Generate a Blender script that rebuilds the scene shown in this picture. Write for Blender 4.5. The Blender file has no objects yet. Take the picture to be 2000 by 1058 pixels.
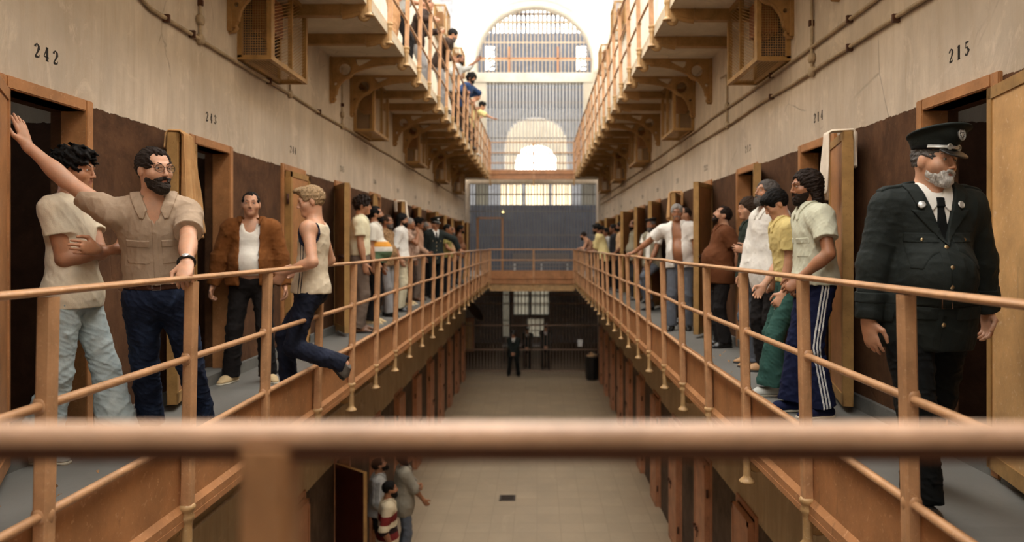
import bpy, bmesh, math, random
import numpy as np
from mathutils import Vector, Matrix
random.seed(7)
SC = bpy.context.scene
COL = SC.collection

# ---------------------------------------------------------------- camera, sky, exposure
F_PX = 1400.0            # focal length in pixels of the 2000 x 1058 frame
VX, VY = 1049.0, 478.0   # vanishing point of the corridor in that frame
EYE = 5.05               # camera height above the ground floor
F1, F2 = 3.85, 7.70      # floors of the two galleries
cam_d = bpy.data.cameras.new('camera')
cam = bpy.data.objects.new('camera', cam_d); COL.objects.link(cam)
cam.location = (0, 0, EYE); cam.rotation_euler = (math.pi / 2, 0, 0)
cam_d.sensor_width = 36; cam_d.lens = F_PX / 2000 * 36
cam_d.shift_x = -(VX - 1000) / 2000; cam_d.shift_y = (VY - 529) / 2000
cam_d.clip_start = 0.05; cam_d.clip_end = 200
cam_d.dof.use_dof = True; cam_d.dof.focus_distance = 3.9; cam_d.dof.aperture_fstop = 1.75
SC.camera = cam
world = bpy.data.worlds.new('sky'); SC.world = world; world.use_nodes = True
bg = world.node_tree.nodes['Background']
bg.inputs[0].default_value = (1.0, 0.97, 0.925, 1); bg.inputs[1].default_value = 6.2
sun_d = bpy.data.lights.new('sun', 'SUN'); sun_d.energy = 0.0; sun_d.angle = 0.4
vs = SC.view_settings
vs.view_transform = 'Standard'; vs.look = 'None'; vs.exposure = 0.18; vs.gamma = 1.0
vs.use_curve_mapping = False

# ---------------------------------------------------------------- helpers
def tag(o, label=None, cat=None, group=None, kind=None):
    if label: o['label'] = label
    if cat: o['category'] = cat
    if group: o['group'] = group
    if kind: o['kind'] = kind
    return o

def empty(name, loc=(0, 0, 0), rz=0, parent=None):
    o = bpy.data.objects.new(name, None); COL.objects.link(o)
    o.location = loc; o.rotation_euler = (0, 0, rz); o.empty_display_size = .1
    if parent: o.parent = parent
    return o

def link(name, me, parent=None, mat=None, loc=None):
    o = bpy.data.objects.new(name, me); COL.objects.link(o)
    if parent: o.parent = parent
    if loc is not None: o.location = loc
    if mat is not None and not me.materials: me.materials.append(mat)
    return o

def copy_tree(o, parent=None):
    c = o.copy(); COL.objects.link(c)
    if parent: c.parent = parent
    for ch in list(o.children): copy_tree(ch, c)
    return c

class MB:
    """collects shapes into one mesh"""
    def __init__(self): self.v = []; self.f = []; self.sm = []
    def add(self, vs_, fs_, smooth=False):
        n = len(self.v); self.v += [tuple(map(float, p)) for p in vs_]
        self.f += [tuple(i + n for i in f) for f in fs_]; self.sm += [smooth] * len(fs_)
        return self
    def box(self, x0, x1, y0, y1, z0, z1):
        if x0 > x1: x0, x1 = x1, x0
        if y0 > y1: y0, y1 = y1, y0
        vs_ = [(x0,y0,z0),(x1,y0,z0),(x1,y1,z0),(x0,y1,z0),(x0,y0,z1),(x1,y0,z1),(x1,y1,z1),(x0,y1,z1)]
        return self.add(vs_, [(3,2,1,0),(4,5,6,7),(0,1,5,4),(1,2,6,5),(2,3,7,6),(3,0,4,7)])
    def cbox(self, x0, x1, y0, y1, z0, z1, b):
        """box with chamfered vertical edges"""
        pts = [(x0+b,y0),(x1-b,y0),(x1,y0+b),(x1,y1-b),(x1-b,y1),(x0+b,y1),(x0,y1-b),(x0,y0+b)]
        return self.prism(pts, z0, z1)
    def prism(self, pts, z0, z1):
        n = len(pts)
        vs_ = [(x, y, z0) for x, y in pts] + [(x, y, z1) for x, y in pts]
        fs_ = [tuple(range(n - 1, -1, -1)), tuple(range(n, 2 * n))]
        fs_ += [(i, (i + 1) % n, (i + 1) % n + n, i + n) for i in range(n)]
        return self.add(vs_, fs_)
    def bar(self, a, b, w, h=None, up=(0, 0, 1)):
        """rectangular bar from a to b"""
        h = h or w; a = Vector(a); b = Vector(b); d = (b - a).normalized(); up = Vector(up)
        if abs(d.dot(up)) > .98: up = Vector((0, 1, 0))
        s = d.cross(up).normalized(); u = s.cross(d)
        vs_ = []
        for p in (a, b):
            for i, j in ((-1,-1),(1,-1),(1,1),(-1,1)): vs_.append(p + s * (i * w / 2) + u * (j * h / 2))
        return self.add(vs_, [(3,2,1,0),(4,5,6,7),(0,1,5,4),(1,2,6,5),(2,3,7,6),(3,0,4,7)])
    def tube(self, pts, r, n=10, closed=False, flat=1.0):
        pts = [Vector(p) for p in pts]; m = len(pts); rings = []
        rr = r if hasattr(r, '__len__') else [r] * m
        prev = None
        for i, p in enumerate(pts):
            if closed: t = (pts[(i + 1) % m] - pts[i - 1])
            else: t = pts[min(i + 1, m - 1)] - pts[max(i - 1, 0)]
            t.normalize()
            ref = prev if prev is not None else (Vector((0, 0, 1)) if abs(t.z) < .9 else Vector((0, 1, 0)))
            u = (ref - t * ref.dot(t)).normalized(); s = t.cross(u); prev = u
            rings.append([p + s * (math.cos(2*math.pi*k/n) * rr[i]) + u * (math.sin(2*math.pi*k/n) * rr[i] * flat) for k in range(n)])
        vs_ = [q for ring in rings for q in ring]; fs_ = []
        for i in range(m if closed else m - 1):
            a, b = i * n, ((i + 1) % m) * n
            fs_ += [(a + k, a + (k + 1) % n, b + (k + 1) % n, b + k) for k in range(n)]
        self.add(vs_, fs_, True)
        if not closed:
            self.add(rings[0], [tuple(range(n - 1, -1, -1))]); self.add(rings[-1], [tuple(range(n))])
        return self
    def lathe(self, prof, c=(0, 0, 0), n=16):
        vs_ = []
        for r, z in prof:
            vs_ += [(c[0] + r * math.cos(2*math.pi*k/n), c[1] + r * math.sin(2*math.pi*k/n), c[2] + z) for k in range(n)]
        fs_ = []
        for i in range(len(prof) - 1):
            fs_ += [(i*n + k, i*n + (k+1) % n, (i+1)*n + (k+1) % n, (i+1)*n + k) for k in range(n)]
        fs_ += [tuple(range(n - 1, -1, -1)), tuple(range((len(prof)-1)*n, len(prof)*n))]
        return self.add(vs_, fs_, True)
    def mesh(self, name, mat=None, bevel=0):
        me = bpy.data.meshes.new(name); me.from_pydata(self.v, [], self.f)
        me.polygons.foreach_set('use_smooth', self.sm)
        bm = bmesh.new(); bm.from_mesh(me); bmesh.ops.recalc_face_normals(bm, faces=bm.faces)
        if bevel: bmesh.ops.bevel(bm, geom=[e for e in bm.edges if e.is_manifold and e.calc_face_angle(0) > .6], offset=bevel, segments=2, affect='EDGES', clamp_overlap=True)
        bm.to_mesh(me); bm.free(); me.update()
        if mat: me.materials.append(mat)
        return me
    def build(self, name, mat=None, parent=None, loc=None, bevel=0):
        return link(name, self.mesh(name, mat, bevel), parent, None, loc)

def structure(name, mb, mat, label=None):
    return tag(mb.build(name, mat), label, None, None, 'structure')

def extrude2d(name, loops, depth, mat, bevel=0.0):
    """flat outline with holes, thickened: loops in the x,z plane, thickness along y"""
    cu = bpy.data.curves.new(name, 'CURVE'); cu.dimensions = '2D'; cu.fill_mode = 'BOTH'
    cu.extrude = depth / 2; cu.bevel_depth = bevel
    for lp in loops:
        sp = cu.splines.new('POLY'); sp.points.add(len(lp) - 1); sp.use_cyclic_u = True
        for p, (x, z) in zip(sp.points, lp): p.co = (x, z, 0, 1)
    ob = bpy.data.objects.new(name, cu); COL.objects.link(ob)
    dg = bpy.context.evaluated_depsgraph_get()
    me = bpy.data.meshes.new_from_object(ob.evaluated_get(dg))
    bpy.data.objects.remove(ob); bpy.data.curves.remove(cu)
    me.transform(Matrix.Rotation(math.pi / 2, 4, 'X'))
    me.name = name; me.materials.clear(); me.materials.append(mat)
    return me

def ordinal(n):
    return ['first','second','third','fourth','fifth','sixth','seventh','eighth','ninth','tenth','eleventh','twelfth','thirteenth'][n]

# ---------------------------------------------------------------- materials
class NT:
    def __init__(self, name):
        self.m = bpy.data.materials.new(name); self.m.use_nodes = True
        self.t = self.m.node_tree; self.b = self.t.nodes['Principled BSDF']
    def n(self, typ, **kw):
        nd = self.t.nodes.new(typ)
        for k, v in kw.items(): setattr(nd, k, v)
        return nd
    def l(self, a, b): self.t.links.new(a, b); return self
    def val(self, sock, v):
        if hasattr(v, 'is_linked') or isinstance(v, bpy.types.NodeSocket): self.l(v, sock)
        else: sock.default_value = v
    def coord(self, world_=False):
        if world_: return self.n('ShaderNodeNewGeometry').outputs['Position']
        return self.n('ShaderNodeTexCoord').outputs['Object']
    def mapping(self, co, scale=(1, 1, 1), loc=(0, 0, 0)):
        m = self.n('ShaderNodeMapping'); self.l(co, m.inputs[0]); m.inputs['Scale'].default_value = scale; m.inputs['Location'].default_value = loc
        return m.outputs[0]
    def noise(self, co, scale=5, detail=4, rough=.6, dist=0):
        n = self.n('ShaderNodeTexNoise'); self.l(co, n.inputs['Vector'])
        n.inputs['Scale'].default_value = scale; n.inputs['Detail'].default_value = detail
        n.inputs['Roughness'].default_value = rough; n.inputs['Distortion'].default_value = dist
        return n.outputs['Fac']
    def ramp(self, fac, stops):
        r = self.n('ShaderNodeValToRGB'); self.l(fac, r.inputs[0])
        el = r.color_ramp.elements
        while len(el) < len(stops): el.new(.5)
        for e, (p, c) in zip(el, stops): e.position = p; e.color = (c, c, c, 1) if isinstance(c, (int, float)) else (*c[:3], 1)
        return r.outputs[0]
    def math(self, op, a, b=0.0, c=0.0):
        m = self.n('ShaderNodeMath', operation=op)
        for s, v in zip(m.inputs, (a, b, c)): self.val(s, v)
        return m.outputs[0]
    def mix(self, fac, a, b, mode='MIX'):
        m = self.n('ShaderNodeMix', data_type='RGBA', blend_type=mode)
        self.val(m.inputs[0], fac)
        for s, v in ((m.inputs[6], a), (m.inputs[7], b)):
            if isinstance(v, bpy.types.NodeSocket): self.l(v, s)
            else: s.default_value = (*v[:3], 1)
        return m.outputs[2]
    def bump(self, h, strength=.3, dist=.01):
        b = self.n('ShaderNodeBump'); self.l(h, b.inputs['Height']); b.inputs['Strength'].default_value = strength; b.inputs['Distance'].default_value = dist
        self.l(b.outputs[0], self.b.inputs['Normal'])
    def done(self, col=None, rough=.6, spec=.4, metal=0):
        if col is not None:
            if isinstance(col, bpy.types.NodeSocket): self.l(col, self.b.inputs['Base Color'])
            else: self.b.inputs['Base Color'].default_value = (*col[:3], 1)
        self.val(self.b.inputs['Roughness'], rough)
        self.b.inputs['Specular IOR Level'].default_value = spec; self.b.inputs['Metallic'].default_value = metal
        return self.m

def srgb(r, g, b):
    f = lambda c: (c / 255 / 12.92) if c / 255 <= .04045 else ((c / 255 + .055) / 1.055) ** 2.4
    return (f(r), f(g), f(b))
def mul(c, k): return tuple(min(1, x * k) for x in c)

def paint(name, col, worn=None, scale=6, rough=.45, amount=.35, bump=.25):
    """brushed oil paint on iron or wood, chipped down to a lighter coat"""
    n = NT(name); co = n.coord(True)
    a = n.noise(co, scale, 6, .65); b = n.noise(co, scale * 9, 4, .7, .3)
    c = n.mix(n.ramp(a, [(.32, 0), (.7, 1)]), mul(col, .72), mul(col, 1.18))
    if worn:
        c = n.mix(n.math('MULTIPLY', n.ramp(b, [(.60, 0), (.65, 1)]), amount), c, worn)
        d = n.noise(n.mapping(co, (1, 1, .3)), scale * 3, 5, .6, .5)
        c = n.mix(n.math('MULTIPLY', n.ramp(d, [(.62, 0), (.7, 1)]), amount), c, mul(col, .45))
    n.bump(b, bump, .004)
    return n.done(c, rough)
def plain(name, col, rough=.6, metal=0, spec=.4):
    n = NT(name); co = n.coord(); a = n.noise(co, 30, 3)
    c = n.mix(a, mul(col, .82), mul(col, 1.15))
    return n.done(c, rough, spec, metal)

def m_wall(name, base, dado, dados, streak=.5):
    """limewashed plaster with rain streaks over a brown painted dado with a torn upper edge"""
    n = NT(name); co = n.coord(True)
    sep = n.n('ShaderNodeSeparateXYZ'); n.l(co, sep.inputs[0])
    big = n.noise(co, .9, 6, .62); st = n.noise(n.mapping(co, (1.6, 1.6, .30)), 2.2, 5, .62, .6)
    fine = n.noise(co, 18, 5, .7); blot = n.noise(co, 2.6, 7, .7, .6)
    c = n.mix(n.ramp(big, [(.3, 0), (.7, 1)]), mul(base, .72), mul(base, 1.10))
    c = n.mix(n.math('MULTIPLY', n.ramp(st, [(.42, 0), (.68, 1)]), streak), c, mul(base, .60))
    c = n.mix(n.math('MULTIPLY', n.ramp(blot, [(.60, 0), (.72, 1)]), .5), c, mul((base[0]*1.02, base[1]*1.04, base[2]*1.12), 1.2))
    c = n.mix(n.math('MULTIPLY', n.ramp(n.noise(n.mapping(co, (1, 1, .5), (7, 3, 1)), 1.6, 6, .65), [(.58, 0), (.7, 1)]), .45), c, (base[0]*.62, base[1]*.55, base[2]*.46))
    fs = n.noise(n.mapping(co, (5, 5, .5), (1, 2, 3)), 2.4, 6, .72, .5); c = n.mix(n.math('MULTIPLY', n.ramp(fs, [(.46, 0), (.66, 1)]), streak*.8), c, (base[0]*.66, base[1]*.60, base[2]*.52)); c = n.mix(n.math('MULTIPLY', n.ramp(n.noise(n.mapping(co, (1, 1, .6), (9, 1, 6)), 3.1, 8, .74, .8), [(.56, 0), (.64, 1)]), .45*(streak > .3)), c, mul(base, 1.12)); c = n.mix(n.math('MULTIPLY', n.ramp(n.noise(co, 34, 5, .78), [(.58, 0), (.72, 1)]), .30), c, mul(base, .55))
    w = n.n('ShaderNodeTexVoronoi', feature='DISTANCE_TO_EDGE'); n.l(n.mapping(n.mix(.12, co, n.noise(co, 3)), (1, 1, .7)), w.inputs['Vector']); w.inputs['Scale'].default_value = 1.1
    crack = n.math('MULTIPLY', n.ramp(w.outputs['Distance'], [(.0, 1), (.008, 0)]), n.ramp(n.noise(co, 1.3, 3), [(.5, 0), (.62, 1)]))
    c = n.mix(n.math('MULTIPLY', crack, .55), c, mul(base, .3))
    dn = n.noise(co, 2.2, 8, .72, .5)
    dc = n.mix(n.ramp(dn, [(.3, 0), (.75, 1)]), mul(dado, .42), mul(dado, 1.55))
    dc = n.mix(n.math('MULTIPLY', n.ramp(n.noise(n.mapping(co, (1, 1, .45), (2, 9, 4)), 3.4, 7, .72, .8), [(.58, 0), (.72, 1)]), .5), dc, mul(dado, 2.2))
    dc = n.mix(n.math('MULTIPLY', n.ramp(n.noise(n.mapping(co, (1, 1, .35), (5, 5, 5)), 6.5, 6, .7, .6), [(.45, 0), (.7, 1)]), .55), dc, mul(dado, .45)); dc = n.mix(n.math('MULTIPLY', n.ramp(n.noise(co, 26, 5, .75), [(.60, 0), (.72, 1)]), .35), dc, mul(dado, 2.4))
    fac = None
    edge = n.math('MULTIPLY', n.math('SUBTRACT', n.noise(n.mapping(co, (1, 1, .1)), 12, 6, .8), .5), .055)
    for z in dados:
        lo = n.math('GREATER_THAN', sep.outputs[2], z)
        hi = n.math('LESS_THAN', n.math('ADD', sep.outputs[2], edge), z + 2.06)
        f = n.math('MULTIPLY', lo, hi); fac = f if fac is None else n.math('MAXIMUM', fac, f)
    if fac is not None: c = n.mix(fac, c, dc)
    n.bump(n.math('ADD', n.math('MULTIPLY', fine, .4), n.math('ADD', blot, n.math('MULTIPLY', crack, -.8))), .35, .012)
    return n.done(c, .85, .2)

def m_tiles(name, col, size, grout=.75, wear=.5):
    n = NT(name); co = n.coord(True)
    br = n.n('ShaderNodeTexBrick', offset=0.0); n.l(co, br.inputs['Vector'])
    br.inputs['Scale'].default_value = 1; br.inputs['Brick Width'].default_value = size; br.inputs['Row Height'].default_value = size
    br.inputs['Mortar Size'].default_value = size * .018; br.inputs['Color1'].default_value = (*mul(col, 1.05), 1)
    br.inputs['Color2'].default_value = (*mul(col, .93), 1); br.inputs['Mortar'].default_value = (*mul(col, grout), 1)
    a = n.noise(co, 1.1, 7, .68); b = n.noise(co, 14, 5, .7); d = n.noise(n.mapping(co, (1, .3, 1)), 2.5, 5, .7, .7)
    c = n.mix(n.math('MULTIPLY', n.ramp(a, [(.35, 1), (.65, 0)]), wear), br.outputs['Color'], mul(col, .62))
    c = n.mix(n.math('MULTIPLY', n.ramp(d, [(.6, 0), (.75, 1)]), .45), c, mul(col, 1.3))
    c = n.mix(n.math('MULTIPLY', n.ramp(b, [(.55, 0), (.75, 1)]), .3), c, mul(col, .55))
    n.bump(b, .2, .004)
    return n.done(c, n.math('ADD', n.math('MULTIPLY', a, .4), .35), .4)

ORANGE = srgb(196, 122, 74)
M = {}
M['rail'] = paint('orange_iron_paint', srgb(190, 144, 104), srgb(222, 186, 152), 7, .38, .35)
M['rail_worn'] = paint('hand_worn_rail_paint', srgb(224, 186, 158), srgb(240, 214, 194), 9, .35, .4)  # rail paint lightened for hand wear and for sky light on its top
M['fascia'] = paint('orange_fascia_paint', srgb(172, 120, 78), srgb(212, 166, 128), 4, .42, .5)
M['cream'] = paint('mustard_iron_paint', srgb(180, 144, 98), srgb(224, 204, 170), 7, .5, .35)
M['bracket'] = paint('ochre_iron_paint', srgb(160, 122, 74), srgb(200, 166, 120), 7, .55, .3)
M['frame'] = paint('orange_wood_paint', srgb(176, 124, 80), srgb(214, 168, 128), 5, .45, .35)
M['leaf'] = paint('ochre_wood_paint', srgb(206, 162, 108), srgb(238, 218, 188), 4, .5, .3)
M['leaf_edge'] = paint('yellow_ochre_edge_paint', srgb(166, 128, 76), srgb(112, 80, 46), 6, .5, .4)
M['leaf_in'] = paint('brown_wood_paint', srgb(150, 92, 58), srgb(190, 140, 96), 4, .5, .3)
M['leaf_ground'] = paint('pink_brown_wood_paint', srgb(186, 132, 98), srgb(140, 84, 52), 4, .5, .5)
M['red_leaf'] = paint('dark_red_wood_paint', srgb(72, 30, 20), srgb(100, 50, 36), 4, .5, .3)
M['wall'] = m_wall('plaster_over_brown_dado', srgb(214, 199, 180), srgb(92, 64, 44), [F1], .5)
M['wall_g'] = m_wall('plaster_over_dark_dado', srgb(196, 174, 140), srgb(92, 76, 64), [0.0], .5)
M['wall_up'] = m_wall('bright_limewash', srgb(222, 212, 194), srgb(236, 226, 208), [], .15)
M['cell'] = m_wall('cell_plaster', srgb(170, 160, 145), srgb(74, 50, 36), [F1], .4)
M['soffit'] = m_wall('soffit_plaster', srgb(214, 200, 176), (0, 0, 0), [], .3)
M['deck'] = m_tiles('grey_gallery_screed', srgb(114, 112, 107), 3.0, .9, .6)
M['ground'] = m_tiles('worn_cement_tiles', srgb(166, 147, 122), .42, .8, .5)
M['kerb'] = paint('grey_kerb_paint', srgb(112, 112, 108), srgb(150, 146, 138), 5, .6, .3)
M['pipe'] = paint('limewashed_pipe', srgb(178, 158, 130), srgb(120, 96, 70), 8, .6, .4)
M['iron'] = plain('dark_iron', srgb(58, 50, 44), .5, .3)
M['rust'] = plain('rusty_bolt_iron', srgb(82, 50, 34), .7, .2)
M['bars'] = plain('grey_painted_bars', srgb(120, 112, 106), .5)
M['barsl'] = plain('brown_painted_bars', srgb(128, 104, 86), .5)
M['bluegrey'] = paint('blue_grey_sheet', srgb(142, 144, 150), srgb(170, 170, 172), 3, .6, .3)
M['edge'] = paint('worn_pale_edge', srgb(196, 176, 148), srgb(150, 116, 84), 9, .7, .6)
M['barslight'] = plain('pale_grey_bars', srgb(196, 194, 190), .5)
M['darksheet'] = paint('dark_blue_grey_sheet', srgb(92, 95, 104), srgb(120, 120, 124), 3, .6, .3)
M['hall'] = paint('pale_grey_sheet', srgb(188, 189, 192), srgb(168, 168, 170), 3, .6, .3)
M['white'] = m_wall('white_limewash', srgb(214, 207, 192), (0, 0, 0), [], .12)
M['black'] = plain('black_paint', (.006, .006, .006), .6)
M['stencil'] = plain('black_stencil_paint', (.018, .014, .011), .8)
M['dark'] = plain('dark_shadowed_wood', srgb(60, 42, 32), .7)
M['metal'] = plain('silver_metal', (.7, .7, .7), .3, 1)
M['brass'] = plain('brass_metal', (.75, .55, .28), .3, 1)
M['plastic'] = plain('black_bin_plastic', (.012, .013, .014), .45)
M['paper'] = plain('white_paper', (.75, .73, .7), .8)
# ---------------------------------------------------------------- the setting
RL, RR = 1.755, 1.386       # railing lines, left and right of the camera axis
WL, WR = 2.79, 2.376        # wall planes
SIDES = {-1: dict(R=RL, W=WL, d0=4.075, dd=2.06, p0=2.543, pp=1.057, b0=5.44, name='left'),
          1: dict(R=RR, W=WR, d0=4.057, dd=2.02, p0=2.67, pp=1.03, b0=5.64, name='right')}
Y0, Y1 = -4.0, 28.0
GATE, BRIDGE = 28.1, 26.4
TOP = EYE + 6.95
def zr(z): return EYE + z

mb = MB(); mb.box(-7, 7, Y0, 44, -.3, 0); structure('floor', mb, M['ground'])

for s, S in SIDES.items():
    W, nm = S['W'], S['name']; T = .22
    doors = [S['d0'] + k * S['dd'] for k in range(-2, 12)]
    doors = [y for y in doors if y < Y1 - .6]
    S['doors'] = doors
    def seg(mat_name, obj_name, zA, zB, dz):
        mb = MB(); y = Y0
        for yd in doors:
            mb.box(s*W, s*(W+T), y, yd-.36, zA, zB); mb.box(s*W, s*(W+T), yd-.36, yd+.36, zA+dz, zB); y = yd + .36
        mb.box(s*W, s*(W+T), y, Y1, zA, zB)
        structure(obj_name, mb, M[mat_name])
    seg('wall_g', 'wall_%s_ground' % nm, 0, F1 - .12, 2.12)
    seg('wall', 'wall_%s_gallery' % nm, F1 - .12, F2 - .12, 2.14)
    mb = MB(); mb.box(s*W, s*(W+T), Y0, Y1, F2 - .12, TOP); structure('wall_%s_top' % nm, mb, M['wall_up'])
    # cells behind the openings: floor, ceiling, partitions, back wall with a high window slot
    mb = MB(); D = 2.6; yA, yB = doors[0] - S['dd']/2, doors[-1] + S['dd']/2; xb = s*(W+T+D)
    for z0 in (0, F1):
        mb.box(s*(W+T), xb, yA, yB, z0 - .1, z0); mb.box(s*(W+T), xb, yA, yB, z0 + 2.9, z0 + 3.0)
        for k, yd in enumerate(doors):
            mb.box(s*(W+T), xb, yd - S['dd']/2 - .05, yd - S['dd']/2 + .05, z0, z0 + 2.9)
            ya, yb = yd - S['dd']/2, yd + S['dd']/2
            if z0 == 0: mb.box(xb, xb + s*.15, ya, yb, z0, z0 + 2.9)
            else:
                h = .30
                mb.box(xb, xb + s*.15, ya, yd - .35, z0, z0 + 2.9); mb.box(xb, xb + s*.15, yd + .35, yb, z0, z0 + 2.9)
                mb.box(xb, xb + s*.15, yd - .35, yd + .35, z0, z0 + 2.3 - h); mb.box(xb, xb + s*.15, yd - .35, yd + .35, z0 + 2.3 + h, z0 + 2.9)
        mb.box(s*(W+T), xb, yB - .05, yB + .05, z0, z0 + 2.9)
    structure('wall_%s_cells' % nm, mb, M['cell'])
    # galleries
    R = S['R']
    for lvl, zf in ((1, F1), (2, F2)):
        mb = MB(); mb.box(s*(R + .048), s*W, Y0, GATE - .3, zf - .05, zf)
        structure('floor_%s_gallery_%d' % (nm, lvl), mb, M['deck'])
        mb = MB(); mb.box(s*(R + .035), s*W, Y0, GATE - .3, zf - .12, zf - .05)
        structure('ceiling_%s_gallery_%d' % (nm, lvl), mb, M['soffit'])
        if lvl == 1:
            mb = MB(); mb.box(s*(R + .022), s*W, Y0, BRIDGE, zf - .0, zf - .0) if False else None
            mb.box(s*(R + .030), s*(R + .048), Y0, BRIDGE, zr(-1.39), zr(-.965))
            mb.box(s*(R + .004), s*(R + .05), Y0, BRIDGE, zr(-1.405), zr(-1.372))
            mb.prism([(s*(R + .03), zr(-1.30)), (s*(R + .006), zr(-1.33)), (s*(R + .006), zr(-1.372)), (s*(R + .03), zr(-1.372))], Y0, BRIDGE)
            # the moulded flange is a prism along the corridor
            n = len(mb.v); mb.v[n-8:] = [(x, y_, z_) for x, z_, y_ in mb.v[n-8:]]
            structure('trim_%d' % (1 if s < 0 else 2), mb, M['fascia'])
        else:
            mb = MB(); mb.box(s*(R + .036), s*(R + .066), Y0, BRIDGE, zf - .125, zf + .012)
            structure('trim_%d' % (3 if s < 0 else 4), mb, M['edge'])
    # kerb at the foot of the wall, broken by the door openings
    mb = MB(); y = Y0
    for yd in doors:
        mb.box(s*(W - .035), s*W, y, yd - .44, F1, F1 + .10); y = yd + .44
    mb.box(s*(W - .035), s*W, y, Y1, F1, F1 + .10)
    for yd in doors: mb.box(s*(W - .02), s*(W + .2), yd - .36, yd + .36, F1, F1 + .09)
    structure('baseboard_%s' % nm, mb, M['kerb'])

# bridge on which the camera stands, and the two bridges at the far end
mb = MB(); mb.box(-RL - .02, RR + .02, -1.4, .60, F1 - .12, F1); structure('floor_near_bridge', mb, M['deck'])
mb = MB(); mb.box(-RL - .02, RR + .02, -5.0, .1, F2 - .12, F2); structure('floor_near_landing_upper', mb, M['soffit'])  # unseen upper bridge over the camera, lengthened backwards to block sky light
for lvl, zf in ((1, F1), (2, F2)):
    mb = MB(); mb.box(-RL - .02, RR + .02, BRIDGE, GATE - .3, zf - .12, zf)
    structure('floor_far_bridge_%d' % lvl, mb, M['deck'])
    mb = MB()
    mb.box(-RL, RR, BRIDGE - .03, BRIDGE, zf - .22 if lvl == 1 else zf - .2, zf + (.26 if lvl == 1 else .12))
    mb.box(-RL, RR, BRIDGE - .06, BRIDGE, zf - .24, zf - .2)
    mb.box(-RL, RR, BRIDGE - .07, BRIDGE, zf - .05, zf - .02)
    if lvl == 1: m2 = MB(); m2.box(-RL, RR, BRIDGE - .012, BRIDGE + .1, zf - .48, zf - .24); m2.box(-RL, RR, BRIDGE - .05, BRIDGE + .1, zf - .5, zf - .47); structure('trim_8', m2, M['cream'])
    structure('trim_%d' % (5 + lvl), mb, M['fascia'])

# ---------------------------------------------------------------- railings
def lean(zrel): return (zrel + .57) * (.04 if zrel > -.57 else .012)      # the posts lean into the void

def post_mesh(s, name, half=.028, top=-.185, bot=-1.33):
    mb = MB()
    for (za, zb) in ((top, bot),):
        a, b = -s*lean(za), -s*lean(zb); c = .009; h = half
        o = [(-h+c,-h),(h-c,-h),(h,-h+c),(h,h-c),(h-c,h),(-h+c,h),(-h,h-c),(-h,-h+c)]
        vs_ = [(x + b, y, zb) for x, y in o] + [(x + a, y, za) for x, y in o]; n = 8
        mb.add(vs_, [tuple(range(7, -1, -1)), tuple(range(8, 16))] + [(i, (i+1) % n, (i+1) % n + n, i + n) for i in range(n)])
    for z in (-.57, -.96):   # swelling where the rails pass through
        pr = [(.001, -.036), (.030, -.03), (.036, -.012), (.037, 0), (.036, .012), (.030, .03), (.001, .036)]
        mb.lathe(pr, (-s*lean(z), 0, z), 12)
    return mb.mesh(name, M['rail'])
def finial_mesh(s, name):
    mb = MB(); pr = [(.001, .015), (.034, .015), (.042, .004), (.042, -.008), (.034, -.02), (.030, -.03), (.036, -.045), (.036, -.06), (.028, -.075),
                     (.026, -.10), (.025, -.2), (.027, -.212), (.040, -.228), (.052, -.238), (.052, -.248), (.030, -.252), (.001, -.252)]
    mb.lathe(pr, (-s*lean(-1.4), 0, -1.315), 18)
    return mb.mesh(name, M['cream'])

def railing(s, lvl, label):
    S = SIDES[s]; R = S['R']; zo = EYE if lvl == 1 else EYE + 3.97
    root = empty('gallery_railing', (s*R, .63, F1 if lvl == 1 else F2))
    off = Vector((0, -.63, zo - root.location.z))
    if lvl == 1: ys = [S['p0'] + S['pp']*k for k in range(-1, 23)]
    else: ys = [S['b0'] + S['pp']*k for k in range(-2, 20)]
    ys = [y for y in ys if y < BRIDGE - .25]
    pm, fm = post_mesh(s, 'post'), finial_mesh(s, 'finial')
    rnd = random.Random(5 + s + lvl)
    wob = {i: (rnd.uniform(-.012, .012), rnd.uniform(-.007, .007)) for i in range(len(ys))}
    for i, y in enumerate(ys + [BRIDGE - .03]):
        p = link('post', pm, root, None, off + Vector((wob.get(i, (0, 0))[0], y, 0)))
        link('finial', fm, p)
    for nm, z in (('top_rail', -.167), ('middle_rail', -.57), ('bottom_rail', -.96)):
        pts = [(-s*lean(z) , -.63 + .63, z + off.z)]
        yy = [Y0 + 4.63] + ys + [BRIDGE - .03]
        pts = []
        for i, y in enumerate(yy):
            w = wob.get(i - 1, (0, 0)); pts.append((-s*lean(z) + w[0], y - .63, z + off.z + w[1] * (1 if y > 4 else .3)))
        mb = MB()
        if nm == 'top_rail': mb.tube(pts, [.026]*len(pts), 12, False, .58)
        else: mb.tube(pts, .0175, 10)
        mb.build(nm, M['rail'], root)
    tag(root, label, 'railing', 'gallery railings')
railing(-1, 1, 'orange iron railing of the left middle gallery with three rails')
railing(1, 1, 'orange iron railing of the right middle gallery in front of the guard')
railing(-1, 2, 'orange iron railing of the upper left gallery with men leaning over it')
railing(1, 2, 'orange iron railing of the empty upper right gallery')

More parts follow.
